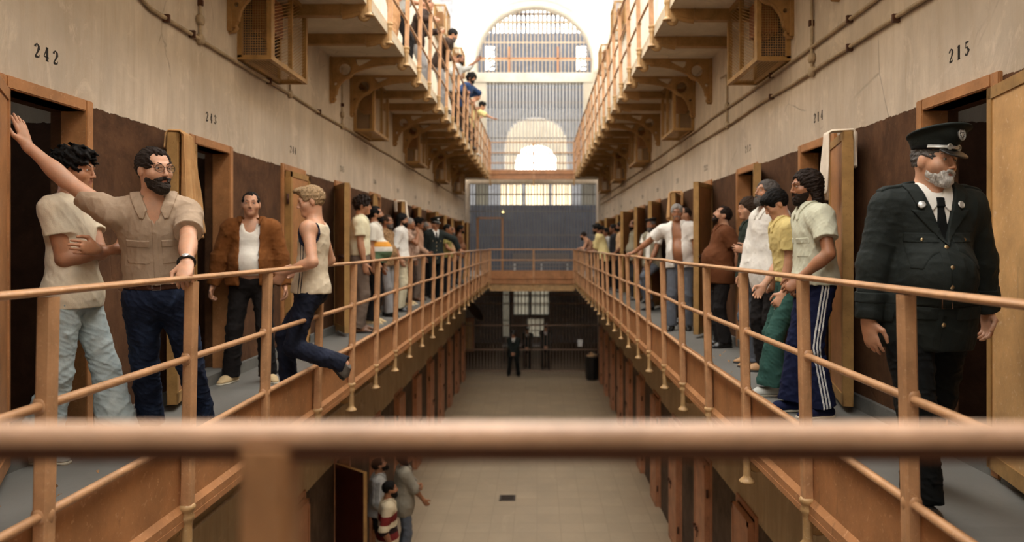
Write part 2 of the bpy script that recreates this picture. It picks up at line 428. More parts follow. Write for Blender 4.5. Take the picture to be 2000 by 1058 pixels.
# cross railings: the one right before the camera and those on the far bridges
root = empty('bridge_railing', (0, .628, F1))
mb = MB(); pts = [(-RL, .628), (-.9, .626), (-.2, .629), (.6, .627), (RR, .628)]
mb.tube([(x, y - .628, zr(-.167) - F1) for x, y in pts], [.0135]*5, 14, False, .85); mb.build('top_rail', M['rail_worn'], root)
mb = MB(); mb.box(-RL, RR, -.0125, .0125, zr(-.167) - F1 - .0195, zr(-.167) - F1 - .0065); mb.build('rail_underside_bar', M['rust'], root)  # dark strip stands in for the shade under the rail
for z in (-.57, -.96):
    mb = MB(); mb.tube([(-RL, 0, zr(z) - F1), (RR, 0, zr(z) - F1)], .0175, 12); mb.build('middle_rail' if z > -.8 else 'bottom_rail', M['rail'], root)
for x in (-1.33, -.233, .86):
    mb = MB(); mb.cbox(x - .0215, x + .0215, -.02, .02, 0, zr(-.175) - F1, .006); mb.build('post', M['rail'], root)
tag(root, 'out-of-focus orange rail and post of the bridge, close across the whole view', 'railing')
for lvl, zf in ((1, F1), (2, F2)):
    root = empty('bridge_railing', (0, BRIDGE - .02, zf)); h = 1.03 if lvl == 1 else 1.12
    for i, z in enumerate((h, h*.62) if lvl == 1 else (h, h*.66, h*.32)):
        mb = MB(); mb.tube([(-RL, 0, z), (RR, 0, z)], .022, 8); mb.build(('top_rail', 'middle_rail', 'bottom_rail')[i], M['rail'], root)
    for x in (-RL + .03, -.13, RR - .03):
        mb = MB(); mb.cbox(x - .035, x + .035, -.035, .035, -.2, h + .02, .008); p = mb.build('post', M['rail'], root)
        mb = MB(); mb.lathe([(.03, -.2), (.045, -.22), (.03, -.25), (.03, -.42), (.055, -.45), (.001, -.47)], (x, 0, 0), 12); mb.build('finial', M['cream'], p)
    tag(root, ('orange railing across the far bridge between the middle galleries' if lvl == 1 else 'orange railing across the far bridge between the upper galleries'), 'railing')

# ---------------------------------------------------------------- cast-iron brackets under the galleries
def arc(cx, cz, r, a0, a1, n, ez=1.0):
    return [(cx + r*math.cos(math.radians(a0 + (a1 - a0)*i/n)), cz + r*ez*math.sin(math.radians(a0 + (a1 - a0)*i/n))) for i in range(n + 1)]
def scroll_pts(L):
    """underside of the outer end: a volute hanging beside the post"""
    return arc(L - .058, -.098, .030, -60, -260, 9)
def bracket_meshes(L, arched):
    # x runs from the wall (0) to the post (L), z down from the soffit (0)
    if not arched:
        out = [(0, 0), (L - .03, 0), (L - .03, -.125)] + arc(L - .066, -.115, .032, -10, -230, 10) + [(L - .12, -.075), (L - .2, -.10), (L - .30, -.115), (0, -.115)]
        web = extrude2d('web', [out], .05, M['bracket'])
        mb = MB(); mb.box(0, L - .3, -.045, .045, -.128, -.112); mb.box(L - .31, L - .295, -.04, .04, -.128, 0)
        mb.tube([(x, 0, z) for x, z in arc(L - .066, -.115, .030, 60, -230, 12)] + [(L - .12, 0, -.078), (L - .2, 0, -.105), (L - .3, 0, -.12)], .016, 8, False, 2.4)
        return web, mb.mesh('flange', M['bracket'])
    k = []
    n = 16; A, B = (.085, -.50), (L - .15, -.085)
    for i in range(n + 1):                       # the big concave arch
        a = math.radians(90 - 90*i/n)
        k.append((A[0] + (B[0] - A[0])*(1 - math.cos(a - 0)) if False else A[0] + (B[0] - A[0])*(1 - math.sin(a)), A[1] + (B[1] - A[1])*math.cos(a)))
    k = [(A[0] + (B[0] - A[0])*(1 - math.cos(math.radians(90*i/n))), A[1] + (B[1] - A[1])*math.sin(math.radians(90*i/n))) for i in range(n + 1)]
    out = [(0, 0), (L - .03, 0), (L - .03, -.125)] + arc(L - .066, -.115, .032, -10, -230, 10) + k[::-1] + [(.06, -.56), (0, -.58)]
    hole = arc(.20, -.165, .098, 0, 360, 24)[:-1]
    tri = [(.345, -.03), (.58, -.03), (.52, -.065), (.40, -.125), (.36, -.10)]
    small = arc(.075, -.36, .022, 0, 360, 10)[:-1]
    web = extrude2d('web', [out, hole, tri, small], .05, M['bracket'])
    mb = MB()
    mb.tube([(x, 0, z - .008) for x, z in k], .016, 8, False, 1.0)
    mb.tube([(x, .0, z) for x, z in arc(.20, -.165, .108, 0, 360, 24)[:-1]], .034, 8, True, .5)
    mb.box(0, .035, -.05, .05, -.60, 0); mb.tube([(.0, 0, -.60), (.05, 0, -.60), (.07, 0, -.57), (.05, 0, -.545)], .02, 8)
    mb.tube([(x, 0, z) for x, z in arc(L - .066, -.115, .030, 60, -230, 12)], .016, 8, False, 2.4)
    return web, mb.mesh('flange', M['bracket'])

cnt_names = ['nearest', 'second', 'third', 'fourth', 'fifth', 'sixth', 'seventh', 'eighth', 'ninth', 'tenth', 'eleventh', 'twelfth', 'thirteenth',
             'fourteenth', 'fifteenth', 'sixteenth', 'seventeenth', 'eighteenth', 'nineteenth', 'twentieth', 'twenty-first', 'twenty-second', 'twenty-third']
for s, S in SIDES.items():
    L = S['W'] - S['R']
    arch, flat = bracket_meshes(L, True), bracket_meshes(L, False)
    for lvl, zf in ((1, F1), (2, F2)):
        c = {0: 0, 1: 0}
        if lvl == 1: ys = [(S['p0'] + S['pp']*k, (k + (1 if s < 0 else 1)) % 4 in (0, 1)) for k in range(0, 22)]
        else: ys = [(S['b0'] + S['pp']*k, k % 4 in (0, 1)) for k in range(0, 20)]
        for y, big in ys:
            if y > BRIDGE - .4: continue
            web, fl = arch if big else flat
            root = empty('arched_bracket' if big else 'beam_bracket', (s*S['W'], y, zf - .12), math.pi if s > 0 else 0)
            link('web', web, root); link('flange', fl, root)
            where = '%s %s gallery' % (('upper' if lvl == 2 else 'middle'), S['name'])
            i = c[int(big)]; c[int(big)] += 1
            if big: lab = 'ochre arched cast-iron bracket with round hole under the %s, %s of its row' % (where, cnt_names[i])
            else: lab = 'straight ochre iron beam with scrolled end under the %s, %s of its row' % (where, cnt_names[i])
            tag(root, lab, 'bracket', ('arched' if big else 'straight') + ' brackets under the %s' % where)

# ---------------------------------------------------------------- wire-mesh cages hung on the walls
def cage(s, W, y, z0, h=.76, dp=.30, ln=1.0):
    root = empty('mesh_cage', (s*W, y, z0)); r = .022; mb = MB()
    xo = -s*dp
    for x in (0 - s*.02, xo):
        for yy in (0, ln):
            mb.box(x - r, x + r, yy - r, yy + r, 0, h)
    for z in (0, h):
        for yy in (0, ln): mb.box(min(0, xo) - r, max(0, xo) + r, yy - r, yy + r, z - r, z + r)
        for x in (0 - s*.02, xo): mb.box(x - r, x + r, 0, ln, z - r, z + r)
    mb.box(xo - r, xo + r, ln*.55 - .012, ln*.55 + .012, 0, h)
    mb.box(xo - r*1.0, xo + r*1.0, -r - .01, r + .03, -r, h); 
    mb.build('frame', M['leaf_edge'], root)
    mb = MB(); n = 13                                              # square-woven end panel
    for i in range(1, n):
        x = xo*i/n; mb.bar((x, 0, 0), (x, 0, h), .0045)
    m = int(n*h/dp)
    for j in range(1, m): mb.bar((0, .003, h*j/m), (xo, .003, h*j/m), .005)
    mb.build('mesh_panel', M['leaf_edge'], root)
    for ya, yb in ((.02, ln*.55), (ln*.55, ln - .02)):              # long side: close slanting wires
        mb = MB(); n = 24
        for i in range(-8, n):
            za, zb = h*i/n, h*(i + 7)/n
            a, b = ya, yb
            if zb > h: b = ya + (yb - ya)*(h - za)/(zb - za); zb = h
            if za < 0: a = ya + (yb - ya)*(-za)/(h*7/n); za = 0
            mb.bar((xo, a, za), (xo, b, zb), .0035, .005)
        mb.build('mesh_panel', M['leaf_edge'], root)
    mb = MB()
    for i in range(1, 10): mb.bar((xo*i/10, 0, .002), (xo*i/10, ln, .002), .0035)
    for i in range(1, 30): mb.bar((0, ln*i/30, 0), (xo, ln*i/30, 0), .0035)
    mb.build('bottom_panel', M['leaf_edge'], root)
    mb = MB(); mb.box(-s*.001, -s*.012, .02, ln - .02, .02, h - .01); mb.build('back_panel', M['dark'], root)  # dark sheet stands in for the shade of the opening behind the mesh
    mb = MB(); mb.box(-s*.012, -s*.2, ln*.3, ln*.62, .35, h - .08); mb.build('vent_box', M['leaf_in'], root)
    return root
for s, S in SIDES.items():
    proto = None; k2 = 0
    for lvl in (1, 2):
        k2 = 0
        for k in range(-1 if lvl == 2 else 0, 5):
            y = S['b0'] + S['pp']*(4*k + 1) + (.19 if s < 0 else .06)
            z = zr(1.745) + (3.97 if lvl == 2 else 0)
            if y > 24 or (lvl == 2 and y < 9): continue
            if proto is None: proto = cage(s, S['W'], y, z); o = proto
            else: o = copy_tree(proto); o.location = (s*S['W'], y, z)
            tag(o, 'ochre wire-mesh cage hung on the %s wall %s, %s of its row' % (S['name'], 'below the upper gallery' if lvl == 1 else 'above the upper gallery', cnt_names[k2]), 'cage', 'wire-mesh cages on the %s wall' % S['name'])
            k2 += 1

# ---------------------------------------------------------------- doors
def leaf_mesh(s, w, h, matn, edge, thick=.055):
    """hinge at the origin, leaf running along +y when closed, corridor face towards -s"""
    mb = MB(); t = thick
    mb.box(0, -s*t, 0, w, 0, h)
    me = mb.mesh('leaf', M[matn]); me.materials.append(M[edge])
    for p in me.polygons:
        if abs(p.normal.x) < .5: p.material_index = 1
    return me
DOORS = 0
def cell_door(s, S, y, zf, deg, label, matn='leaf', edge='leaf_edge', w=.66, h=1.96, ground=False, hinge_far=False):
    global DOORS; DOORS += 1
    W = S['W']; root = empty('door_%d' % DOORS, (s*W, y, zf)); x0, x1 = -s*.022, s*.14
    mb = MB()
    for ya, yb in ((-.40, -.33), (.33, .40)): mb.box(x0, x1, ya, yb, .0, 2.09 if not ground else 2.12)
    mb.box(x0, x1, -.33, .33, 2.02 if not ground else 2.06, 2.09 if not ground else 2.12)
    mb.build('frame', M['frame' if not ground else 'leaf_ground'], root, None, .006)
    hy = .33 if hinge_far else -.33
    lf = link('leaf', leaf_mesh(s, w, h, matn, edge), root)
    lf.location = (-s*.03, hy, .05 if not ground else 0)
    lf.rotation_euler = (0, 0, s*math.radians(deg) if not hinge_far else math.pi - s*math.radians(deg))
    sgn = 1 if not hinge_far else -1
    mb = MB(); t = .055                                             # raised border of the sheet-clad leaf
    for side in (0, 1):
        xa, xb = ((-s*t, -s*(t + .008)) if side == 0 else (0, s*.008))
        mb.box(xa, xb, 0, .05, 0, h); mb.box(xa, xb, w - .05, w, 0, h); mb.box(xa, xb, 0, w, 0, .08); mb.box(xa, xb, 0, w, h - .06, h)
    mb.build('border', M[edge if not ground else matn], lf)
    mb = MB()                                                       # sliding bolt with its staples
    xb = -s*(t + .02)
    mb.tube([(xb, w - .30, 1.0), (xb, w + .02, 1.0)], .012, 8); mb.box(-s*t, -s*(t+.035), w - .22, w - .19, .975, 1.025); mb.box(-s*t, -s*(t+.035), w - .09, w - .06, .975, 1.025)
    mb.tube([(xb, w - .26, 1.0), (xb, w - .26, .9)], .008, 6)
    mb.build('bolt', M['rust'], lf)
    mb = MB()
    for z in (.3, 1.6): mb.lathe([(.016, 0), (.016, .11)], (-s*t*.5, -.012, z), 8)
    mb.build('hinge', M['rust'], lf)
    tag(root, label, 'door', ('ground-floor doors of the %s wall' if ground else 'gallery doors of the %s wall') % S['name'], 'structure')
    return root
left_deg = [150, 166, 0, 152, 160, 155, 158, 150, 155, 160, 150, 155, 160]
right_deg = [168, 166, 164, 150, 158, 154, 155, 150, 160, 150, 150, 155, 160]
# ---------------------------------------------------------------- stencilled cell numbers
DIG = {'0': [[(.5,1,.05),(.2,.8,.16),(.15,.5,.2),(.2,.2,.16),(.5,0,.05)], [(.5,1,.05),(.8,.8,.16),(.85,.5,.2),(.8,.2,.16),(.5,0,.05)]],
 '1': [[(.5,1,.22),(.5,.0,.22)], [(.25,.85,.06),(.5,1,.1)], [(.25,.0,.06),(.75,.0,.06)]],
 '2': [[(.22,.74,.2),(.22,.84,.14),(.5,1,.06),(.78,.84,.18),(.8,.68,.2),(.6,.42,.12),(.25,.12,.06),(.18,.05,.05)], [(.18,.06,.14),(.5,.06,.16),(.85,.08,.06),(.88,.25,.05)]],
 '3': [[(.2,.8,.16),(.5,1,.06),(.78,.8,.2),(.5,.54,.06)], [(.5,.54,.06),(.82,.28,.22),(.5,0,.06),(.18,.2,.18)]],
 '4': [[(.62,1,.2),(.62,0,.2)], [(.62,1,.06),(.1,.3,.06)], [(.1,.28,.07),(.92,.28,.07)], [(.4,.0,.06),(.85,.0,.06)]],
 '5': [[(.25,1,.05),(.25,.55,.05)], [(.25,.95,.14),(.8,.95,.1)], [(.25,.55,.05),(.5,.64,.06),(.82,.34,.22),(.5,0,.06),(.18,.15,.18)]],
 '6': [[(.75,.9,.14),(.5,1,.05),(.22,.7,.16),(.18,.35,.2),(.5,0,.06)], [(.2,.4,.05),(.5,.58,.06),(.82,.3,.2),(.5,0,.06)]],
 '7': [[(.15,.93,.14),(.85,.93,.14)], [(.85,.93,.06),(.5,.4,.14),(.45,0,.2)]],
 '8': [[(.5,1,.06),(.22,.78,.15),(.5,.55,.12),(.82,.25,.2),(.5,0,.06)], [(.5,1,.06),(.78,.78,.15),(.5,.55,.1),(.18,.25,.16),(.5,0,.06)]],
 '9': [[(.25,.1,.14),(.5,0,.05),(.78,.3,.16),(.82,.65,.2),(.5,1,.06)], [(.8,.6,.05),(.5,.42,.06),(.18,.7,.2),(.5,1,.06)]]}
def number(txt, s, W, y, z, h=.078):
    w = h*.62; pitch = h*.98; x = -s*.0012; o = empty('cell_number', (s*W, y, z))
    for i, ch in enumerate(txt):
        mb = MB()
        oy = (i - 1)*pitch - w/2
        for st in DIG[ch]:
            P = [(oy + u*w, v*h, t*w*.95) for u, v, t in st]
            L_, R_ = [], []
            for j, (a, b, t) in enumerate(P):
                p, q = P[max(j-1, 0)], P[min(j+1, len(P)-1)]
                dx, dz = q[0]-p[0], q[1]-p[1]; n = math.hypot(dx, dz) or 1
                L_.append((a - dz/n*t, b + dx/n*t)); R_.append((a + dz/n*t, b - dx/n*t))
            flip = 1 if s < 0 else -1
            for j in range(len(P) - 1):
                q4 = [L_[j], R_[j], R_[j+1], L_[j+1]]
                vs_ = [(x, flip*a, b) for a, b in q4] + [(0, flip*a, b) for a, b in q4]
                mb.add(vs_, [(0,1,2,3),(7,6,5,4),(0,4,5,1),(1,5,6,2),(2,6,7,3),(3,7,4,0)])
        mb.build('digit', M['stencil'], o)
    return tag(o, 'black stencilled cell number %s on the plaster above its door' % txt, 'number', 'stencilled cell numbers')

for s, S in SIDES.items():
    gal = [y for y in S['doors'] if y > S['d0'] - .1]
    degs = left_deg if s < 0 else right_deg
    for k, y in enumerate(gal):
        num = (242 + k) if s < 0 else (215 - k)
        open_ = degs[k] > 5
        cell_door(s, S, y, F1, degs[k], 'ochre cell door %s below the painted number %d on the %s wall' % ('standing open' if open_ else 'shut', num, S['name']),
                  'leaf' if s > 0 and k == 0 else 'frame', 'frame' if s < 0 and k == 0 else 'leaf_edge')
        number(str(num), s, S['W'], y + (.0 if s < 0 else -.02), zr(1.045))
    for k, y in enumerate([y for y in S['doors'] if y > 7]):
        op = (s < 0 and abs(y - (S['d0'] + 3*S['dd'])) < .1)
        cell_door(s, S, y, 0, 130 if op else 0, ('dark red ground-floor door standing open beside three men' if op else
                  'ground-floor door under the %s gallery, %s along from the camera' % (S['name'], cnt_names[k])), 'red_leaf' if op else 'leaf_ground', 'leaf_edge' if op else 'leaf_ground', .66, 2.04, True)

# ---------------------------------------------------------------- pipes on the walls
def pipe(s, W, pts, r, label, boxes=(), clips=()):
    root = empty('wall_pipe', (s*W, pts[0][0], pts[0][1])); oy, oz = pts[0]
    mb = MB(); mb.tube([(-s*(r + .006), y - oy, z - oz) for y, z in pts], r, 8); mb.build('conduit', M['pipe'], root)
    for y, z in boxes:
        mb = MB(); mb.lathe([(.001, 0), (.045, 0), (.045, .035), (.03, .045), (.001, .045)], (0, 0, 0), 12)
        me = mb.mesh('junction_box', M['pipe']); me.transform(Matrix.Rotation(-s*math.pi/2, 4, 'Y')); link('junction_box', me, root, None, (0, y - oy, z - oz))
    for y, z in clips:
        mb = MB(); mb.box(0, -s*(2*r + .016), y - oy - .012, y - oy + .012, z - oz - r - .012, z - oz + r + .012); mb.build('clip', M['rust'], root)
    tag(root, label, 'pipe', 'conduits along the %s wall' % SIDES[s]['name'])
zl = zr(1.69)
pipe(-1, WL, [(4.7, zr(2.9)), (4.72, zr(2.2)), (4.8, zr(1.86)), (4.95, zr(1.74)), (5.15, zl)] + [(y, zl + random.uniform(-.015, .015)) for y in np.arange(6, 27.5, 1.1)], .016,
     'pale conduit along the left wall, bending up near the camera', [(5.9, zl), (8.05, zl), (10.2, zl)], [(5.35, zl), (5.75, zl), (7.4, zl), (9.1, zl)])
for y in (5.9, 8.05, 10.2):
    pipe(-1, WL, [(y, zl + .02), (y, zr(2.52))], .012, 'thin upright conduit on the left wall, %s from the camera' % cnt_names[[5.9, 8.05, 10.2].index(y)], [(y, zl + .16)], [(y, zl + .3)])
for z, lab in ((zr(1.70), 'upper'), (zr(1.485), 'lower')):
    pipe(1, WR, [(y, z + random.uniform(-.012, .012)) for y in np.arange(2.6, 27.5, 1.0)], .015, 'pale conduit along the right wall, the %s of two' % lab,
         [(6.15, z), (8.9, z)] if lab == 'lower' else [], [(3.9, z), (4.7, z), (5.4, z), (7.2, z)])
pipe(1, WR, [(6.15, zr(1.485)), (6.15, zr(2.9)), (6.15, zr(3.4))], .014, 'upright conduit on the right wall beside the nearest cage', [(6.15, zr(1.6))], [(6.15, zr(1.9)), (6.15, zr(2.2))])
pipe(1, WR, [(8.9, zr(1.485)), (8.9, zr(2.0)), (8.95, zr(2.12)), (9.2, zr(2.14))], .012, 'upright conduit on the right wall bending over at the arched bracket', [(8.9, zr(1.72))])
pipe(-1, WL, [(y, zr(-2.0)) for y in np.arange(2.6, 14, 1.0)], .016, 'conduit on the left wall below the gallery', [(5.6, zr(-2.0))], [(4.9, zr(-2.0)), (6.3, zr(-2.0))])
pipe(-1, WL, [(y, zr(-2.28)) for y in np.arange(2.6, 14, 1.0)], .016, 'lower of two conduits on the left wall below the gallery', [(5.6, zr(-2.28))], [(5.0, zr(-2.28))])

# ---------------------------------------------------------------- far end: white wall, barred gates and the hall behind
mb = MB(); T = .45; ya, yb = GATE + .05, GATE + .05 + T; XA, XB = -3.3, 2.95
zl_ = zr(-1.66)
mb.box(XA, -2.66, ya, yb, zl_, zr(2.7)); mb.box(2.33, XB, ya, yb, zl_, zr(2.7))
mb.box(-2.66, 2.33, ya, yb, zl_, zr(-1.2)); mb.box(-2.66, 2.33, ya, yb, zr(2.41), zr(2.7)); structure('wall_far_lower', mb, M['wall'])
mb = MB(); mb.box(XA, XB, ya, yb, zr(2.7), zr(2.9))
mb.box(XA, -2.0, ya, yb, zr(2.9), zr(6.75)); mb.box(1.83, XB, ya, yb, zr(2.9), zr(6.75))
mb.box(-2.0, 1.83, ya, yb, zr(6.38), zr(6.75)); mb.box(-2.5, 2.2, ya - .06, ya, zr(6.38), zr(6.75))
# arch: wall above with a round-headed opening
cx, cz, r = -.10, zr(7.07), 2.28; n = 28; HT = zr(10.8)
arcp = [(cx + r*math.cos(math.pi*i/n), cz + r*math.sin(math.pi*i/n)) for i in range(n + 1)]
prof = [(cx + r, zr(6.75))] + arcp + [(cx - r, zr(6.75))]
for (xa, za), (xb_, zb) in zip(prof[:-1], prof[1:]):
    def outp(x, z):
        if z <= cz + .001: return (XB if x > cx else XA, z)
        t = (HT - cz)/(z - cz) if z > cz else 1e9
        X = cx + (x - cx)*t
        if X > XB: k_ = (XB - cx)/(x - cx); return (XB, cz + (z - cz)*k_)
        if X < XA: k_ = (XA - cx)/(x - cx); return (XA, cz + (z - cz)*k_)
        return (X, HT)
    oa, ob_ = outp(xa, za), outp(xb_, zb)
    q = [(xa, za), (xb_, zb), ob_, oa]
    mb.add([(x, ya, z) for x, z in q] + [(x, yb, z) for x, z in q], [(0,1,2,3),(7,6,5,4),(0,4,5,1),(1,5,6,2),(2,6,7,3),(3,7,4,0)])
structure('wall_far', mb, M['white'])
mb = MB()                                                           # raised moulding round the arch
mb.tube([(x, ya - .02, z) for x, z in [(cx + r + .14, zr(6.75))] + [(cx + (r+.14)*math.cos(math.pi*i/n), cz + (r+.14)*math.sin(math.pi*i/n)) for i in range(n+1)] + [(cx - r - .14, zr(6.75))]], .13, 8, False, .6)
structure('trim_9', mb, M['white'])

def grating(name, x0, x1, z0, z1, y, step, rad, hz, mat, label, head=None, rails=M['bars']):
    root = empty(name, ((x0 + x1)/2, y, z0)); cx_ = (x0 + x1)/2
    mb = MB(); k = int(round((x1 - x0)/step))
    for i in range(k + 1):
        x = x0 + (x1 - x0)*i/k; zt = z1
        if head: 
            hx = abs(x - head[0]); 
            if hx >= head[2]: continue
            zt = head[1] + math.sqrt(head[2]**2 - hx*hx)
        mb.tube([(x - cx_, 0, 0), (x - cx_, 0, zt - z0)], rad, 6)
    mb.build('bars', mat, root)
    for z in hz:
        w0, w1 = x0, x1
        if head and z > head[1]:
            hw = math.sqrt(max(.01, head[2]**2 - (z - head[1])**2)); w0, w1 = head[0] - hw, head[0] + hw
        mb = MB(); mb.box(w0 - cx_, w1 - cx_, -.012, .012, z - z0 - .022, z - z0 + .022); mb.build('cross_bar', rails, root)
    return tag(root, label, 'grating', 'barred gates at the far end')
grating('barred_gate', -3.2, 2.62, 0.02, zl_ - .02, GATE, .125, .011, [.12, .95, 1.9, 2.75, zl_ - .3], M['barsl'], 'floor-to-beam barred gate on the ground floor behind the standing guard', None, M['barsl'])
g = grating('barred_gate', -2.64, 2.31, F1 + .02, zr(2.4), GATE + .02, .122, .016, [zr(-.85), zr(.38), zr(1.32), zr(1.98)], M['bars'], 'grey barred gate behind the far bridge at middle gallery level')
mb = MB()
for x in (-2.33, -1.36): mb.box(x - .035 + .165, x + .035 + .165, -.05, .03, 0, 1.98 + .28)
mb.box(-2.33 + .13, -1.36 + .2, -.05, .03, 1.92 + .28, 1.98 + .28); mb.build('gate_frame', M['frame'], g)
grating('barred_gate', -1.98, 1.81, zr(2.95), zr(6.36), GATE + .1, .13, .024, [zr(3.55), zr(4.2), zr(4.9), zr(5.6), zr(6.1)], M['barslight'], 'tall grey barred screen above the upper far bridge')
g = grating('arched_grating', cx - r + .03, cx + r - .03, zr(6.77), zr(9.3), GATE + .25, .15, .015, [zr(7.3), zr(8.0), zr(8.55), zr(8.8)], M['edge'], 'round-headed iron grating in the white arch', (cx, cz, r - .01), M['edge'])
for x in (cx - 1.0, cx + .92):
    mb = MB(); mb.box(x - .035 - cx, x + .035 - cx, -.05, -.01, 0, 1.05); mb.build('upright', M['frame'], g)
mb = MB(); mb.box(-2.2, 2.2, -.05, -.01, .56, .62); mb.build('cross_bar', M['frame'], g)

# hall behind the gates
HB = 37.0
mb = MB(); acx, acz, ar = -.05, zr(4.95), 1.62
def back(xa, xb_, za, zb, y=HB): mb.box(xa, xb_, y, y + .3, za, zb)
XL, XR = -6, 6
back(XL, XR, zr(-2.2), zr(1.5)); back(XL, -2.0, 0, zr(-2.2)); back(.6, XR, 0, zr(-2.2)); back(-2.0, .6, 0, .3); back(-2.0, -1.75, .3, zr(-2.2)); back(-1.45, -1.2, .3, zr(-2.2)); back(-1.2, -.5, .3, zr(-3.6)); back(-.5, .35, 1.25, zr(-3.6)); back(.35, .6, .3, zr(-3.6)); back(-.42, -.3, zr(-3.6), zr(-2.2))
back(XL, -3.2, zr(1.5), zr(3.15)); back(-2.5, -1.9, zr(1.5), zr(3.15)); back(1.8, 2.3, zr(1.5), zr(3.15)); back(3.0, XR, zr(1.5), zr(3.15)); back(-.75, -.6, zr(1.5), zr(3.15)); back(.6, .75, zr(1.5), zr(3.15))
back(XL, XR, zr(3.15), zr(3.6)); back(XL, acx - ar, zr(3.6), zr(7.2)); back(acx + ar, XR, zr(3.6), zr(7.2))
na = 20
ap = [(acx + ar*math.cos(math.pi*i/na), acz + ar*math.sin(math.pi*i/na)) for i in range(na + 1)]
for (xa, za), (xb_, zb) in zip(ap[:-1], ap[1:]): back(min(xa, xb_), max(xa, xb_), max(za, zb), zr(7.2))
back(XL, XR, zr(7.2), zr(7.6))
structure('wall_hall', mb, M['hall'])
mb = MB(); bx, bz, br_ = -.05, zr(4.35), 1.15                          # pale second arch, deeper in
back(XL, bx - br_, zr(3.0), zr(8), 39.5); back(bx + br_, XR, zr(3.0), zr(8), 39.5); back(XL, XR, zr(2.6), zr(3.9), 39.5)
ap = [(bx + br_*math.cos(math.pi*i/na), bz + br_*math.sin(math.pi*i/na)) for i in range(na + 1)]
for (xa, za), (xb_, zb) in zip(ap[:-1], ap[1:]): back(min(xa, xb_), max(xa, xb_), max(za, zb), zr(8), 39.5)
structure('wall_hall_back', mb, M['soffit'])
mb = MB(); mb.box(XL, XR, 28.7, HB + .3, zr(-1.5), F1); structure('floor_hall', mb, M['deck'])
mb = MB(); mb.box(XL - .2, XL, GATE + .4, HB + .3, 0, zr(12.4)); mb.box(XR, XR + .2, GATE + .4, HB + .3, 0, zr(12.4)); structure('wall_hall_sides', mb, M['hall'])
mb = MB(); mb.box(-6.6, -3.25, GATE + .1, GATE + .5, 0, zr(12.4)); mb.box(2.9, 6.2, GATE + .1, GATE + .5, 0, zr(12.4)); mb.box(-3.25, 2.9, GATE + .1, GATE + .5, zr(10.8), zr(12.4)); structure('wall_hall_front', mb, M['bluegrey'])
n_ = NT('frosted_pane'); tr = n_.n('ShaderNodeBsdfTranslucent'); tr.inputs[0].default_value = (.26, .25, .22, 1); n_.l(tr.outputs[0], n_.t.nodes['Material Output'].inputs[0]); M['frost'] = n_.m
n_ = NT('frosted_pane_light'); tr = n_.n('ShaderNodeBsdfTranslucent'); tr.inputs[0].default_value = (.80, .72, .60, 1); n_.l(tr.outputs[0], n_.t.nodes['Material Output'].inputs[0]); M['frost2'] = n_.m
k_ = 0
for xa, xb_, za, zb, m_ in ((-.5, .35, .3, 1.25, 'frost'), (-1.75, -1.45, .3, zr(-2.2), 'frost'), (-1.2, -.42, zr(-3.6), zr(-2.2), 'frost'), (-.3, .6, zr(-3.6), zr(-2.2), 'frost'), (-1.9, -.75, zr(1.5), zr(3.15), 'frost2'), (-.6, .6, zr(1.5), zr(3.15), 'frost2'), (.75, 1.8, zr(1.5), zr(3.15), 'frost2'), (-3.2, -2.5, zr(1.5), zr(3.15), 'frost'), (2.3, 3.0, zr(1.5), zr(3.15), 'frost')):
    k_ += 1; mb = MB(); mb.box(xa, xb_, HB + .1, HB + .12, za, zb); w_ = structure('window_%d' % k_, mb, M[m_])
    mb = MB()
    for i in range(1, 4): mb.box(xa + (xb_ - xa)*i/4 - .02, xa + (xb_ - xa)*i/4 + .02, HB + .06, HB + .1, za, zb)
    for i in range(1, 3): mb.box(xa, xb_, HB + .06, HB + .1, za + (zb - za)*i/3 - .02, za + (zb - za)*i/3 + .02)
    mb.build('muntins', M['bars'], w_)
mb = MB()                                                             # sheet partition behind the middle gate
for i in range(60):
    x = -4.6 + i*.155; mb.box(x, x + .155, 33.5 + .012*(i % 2), 33.54 + .012*(i % 2), F1, zr(1.86))
o = mb.build('sheet_partition', M['darksheet']); tag(o, 'blue-grey sheet metal partition behind the middle barred gate', 'partition')
mb = MB()                                                             # corrugated screen behind the arched grating
for i in range(56):
    x = -4.2 + i*.15; z0_ = zr(6.7)
    for za, zb in ((z0_, zr(8.6)), (zr(8.6), zr(9.75)), (zr(9.75), zr(10.4))):
        if za == zr(8.6) and (2.0 < abs(x + .18) < 2.45): continue
        mb.box(x, x + .15, 35.2 + .02*(i % 2), 35.24 + .02*(i % 2), za, zb)
for i in range(40):
    x = -4.2 + i*.21; mb.box(x, x + .12, 35.2, 35.23, zr(10.4), zr(12.2))
o = mb.build('corrugated_screen', M['darksheet']); tag(o, 'blue-grey corrugated screen seen through the round-headed grating', 'screen')
for sx in (-2.42, 2.03):
    mb = MB()
    for i in range(-3, 6):
        for sg in (1, -1):
            za, zb = 8.6 + i*.25, 8.6 + i*.25 + .5*1
            a_, b_ = (sx, zr(max(8.6, za))), (sx + .5, zr(min(9.75, zb)))
            if za > 9.5 or zb < 8.8: continue
            mb.bar((sx if sg > 0 else sx + .5, 35.18, zr(max(8.6, za))), (sx + .5 if sg > 0 else sx, 35.18, zr(min(9.75, zb))), .05)
    tag(mb.build('lattice', M['bluegrey']), 'lattice window in the corrugated screen, %s side of the arch' % ('left' if sx < 0 else 'right'), 'lattice')
for z, nm_ in ((10.85, 'lower'), (11.25, 'upper')):
    mb = MB(); mb.box(-4, 4, 35.05, 35.18, zr(z), zr(z) + .1); o = mb.build('roof_beam', M['dark']); tag(o, 'dark roof beam behind the round-headed grating, %s of two' % nm_, 'beam')
mb = MB(); mb.box(-4, 3.6, 15, GATE + .6, zr(9.9), zr(10.1)); structure('ceiling_far', mb, M['wall_up'])  # unseen slab added to keep sky light off the white end wall
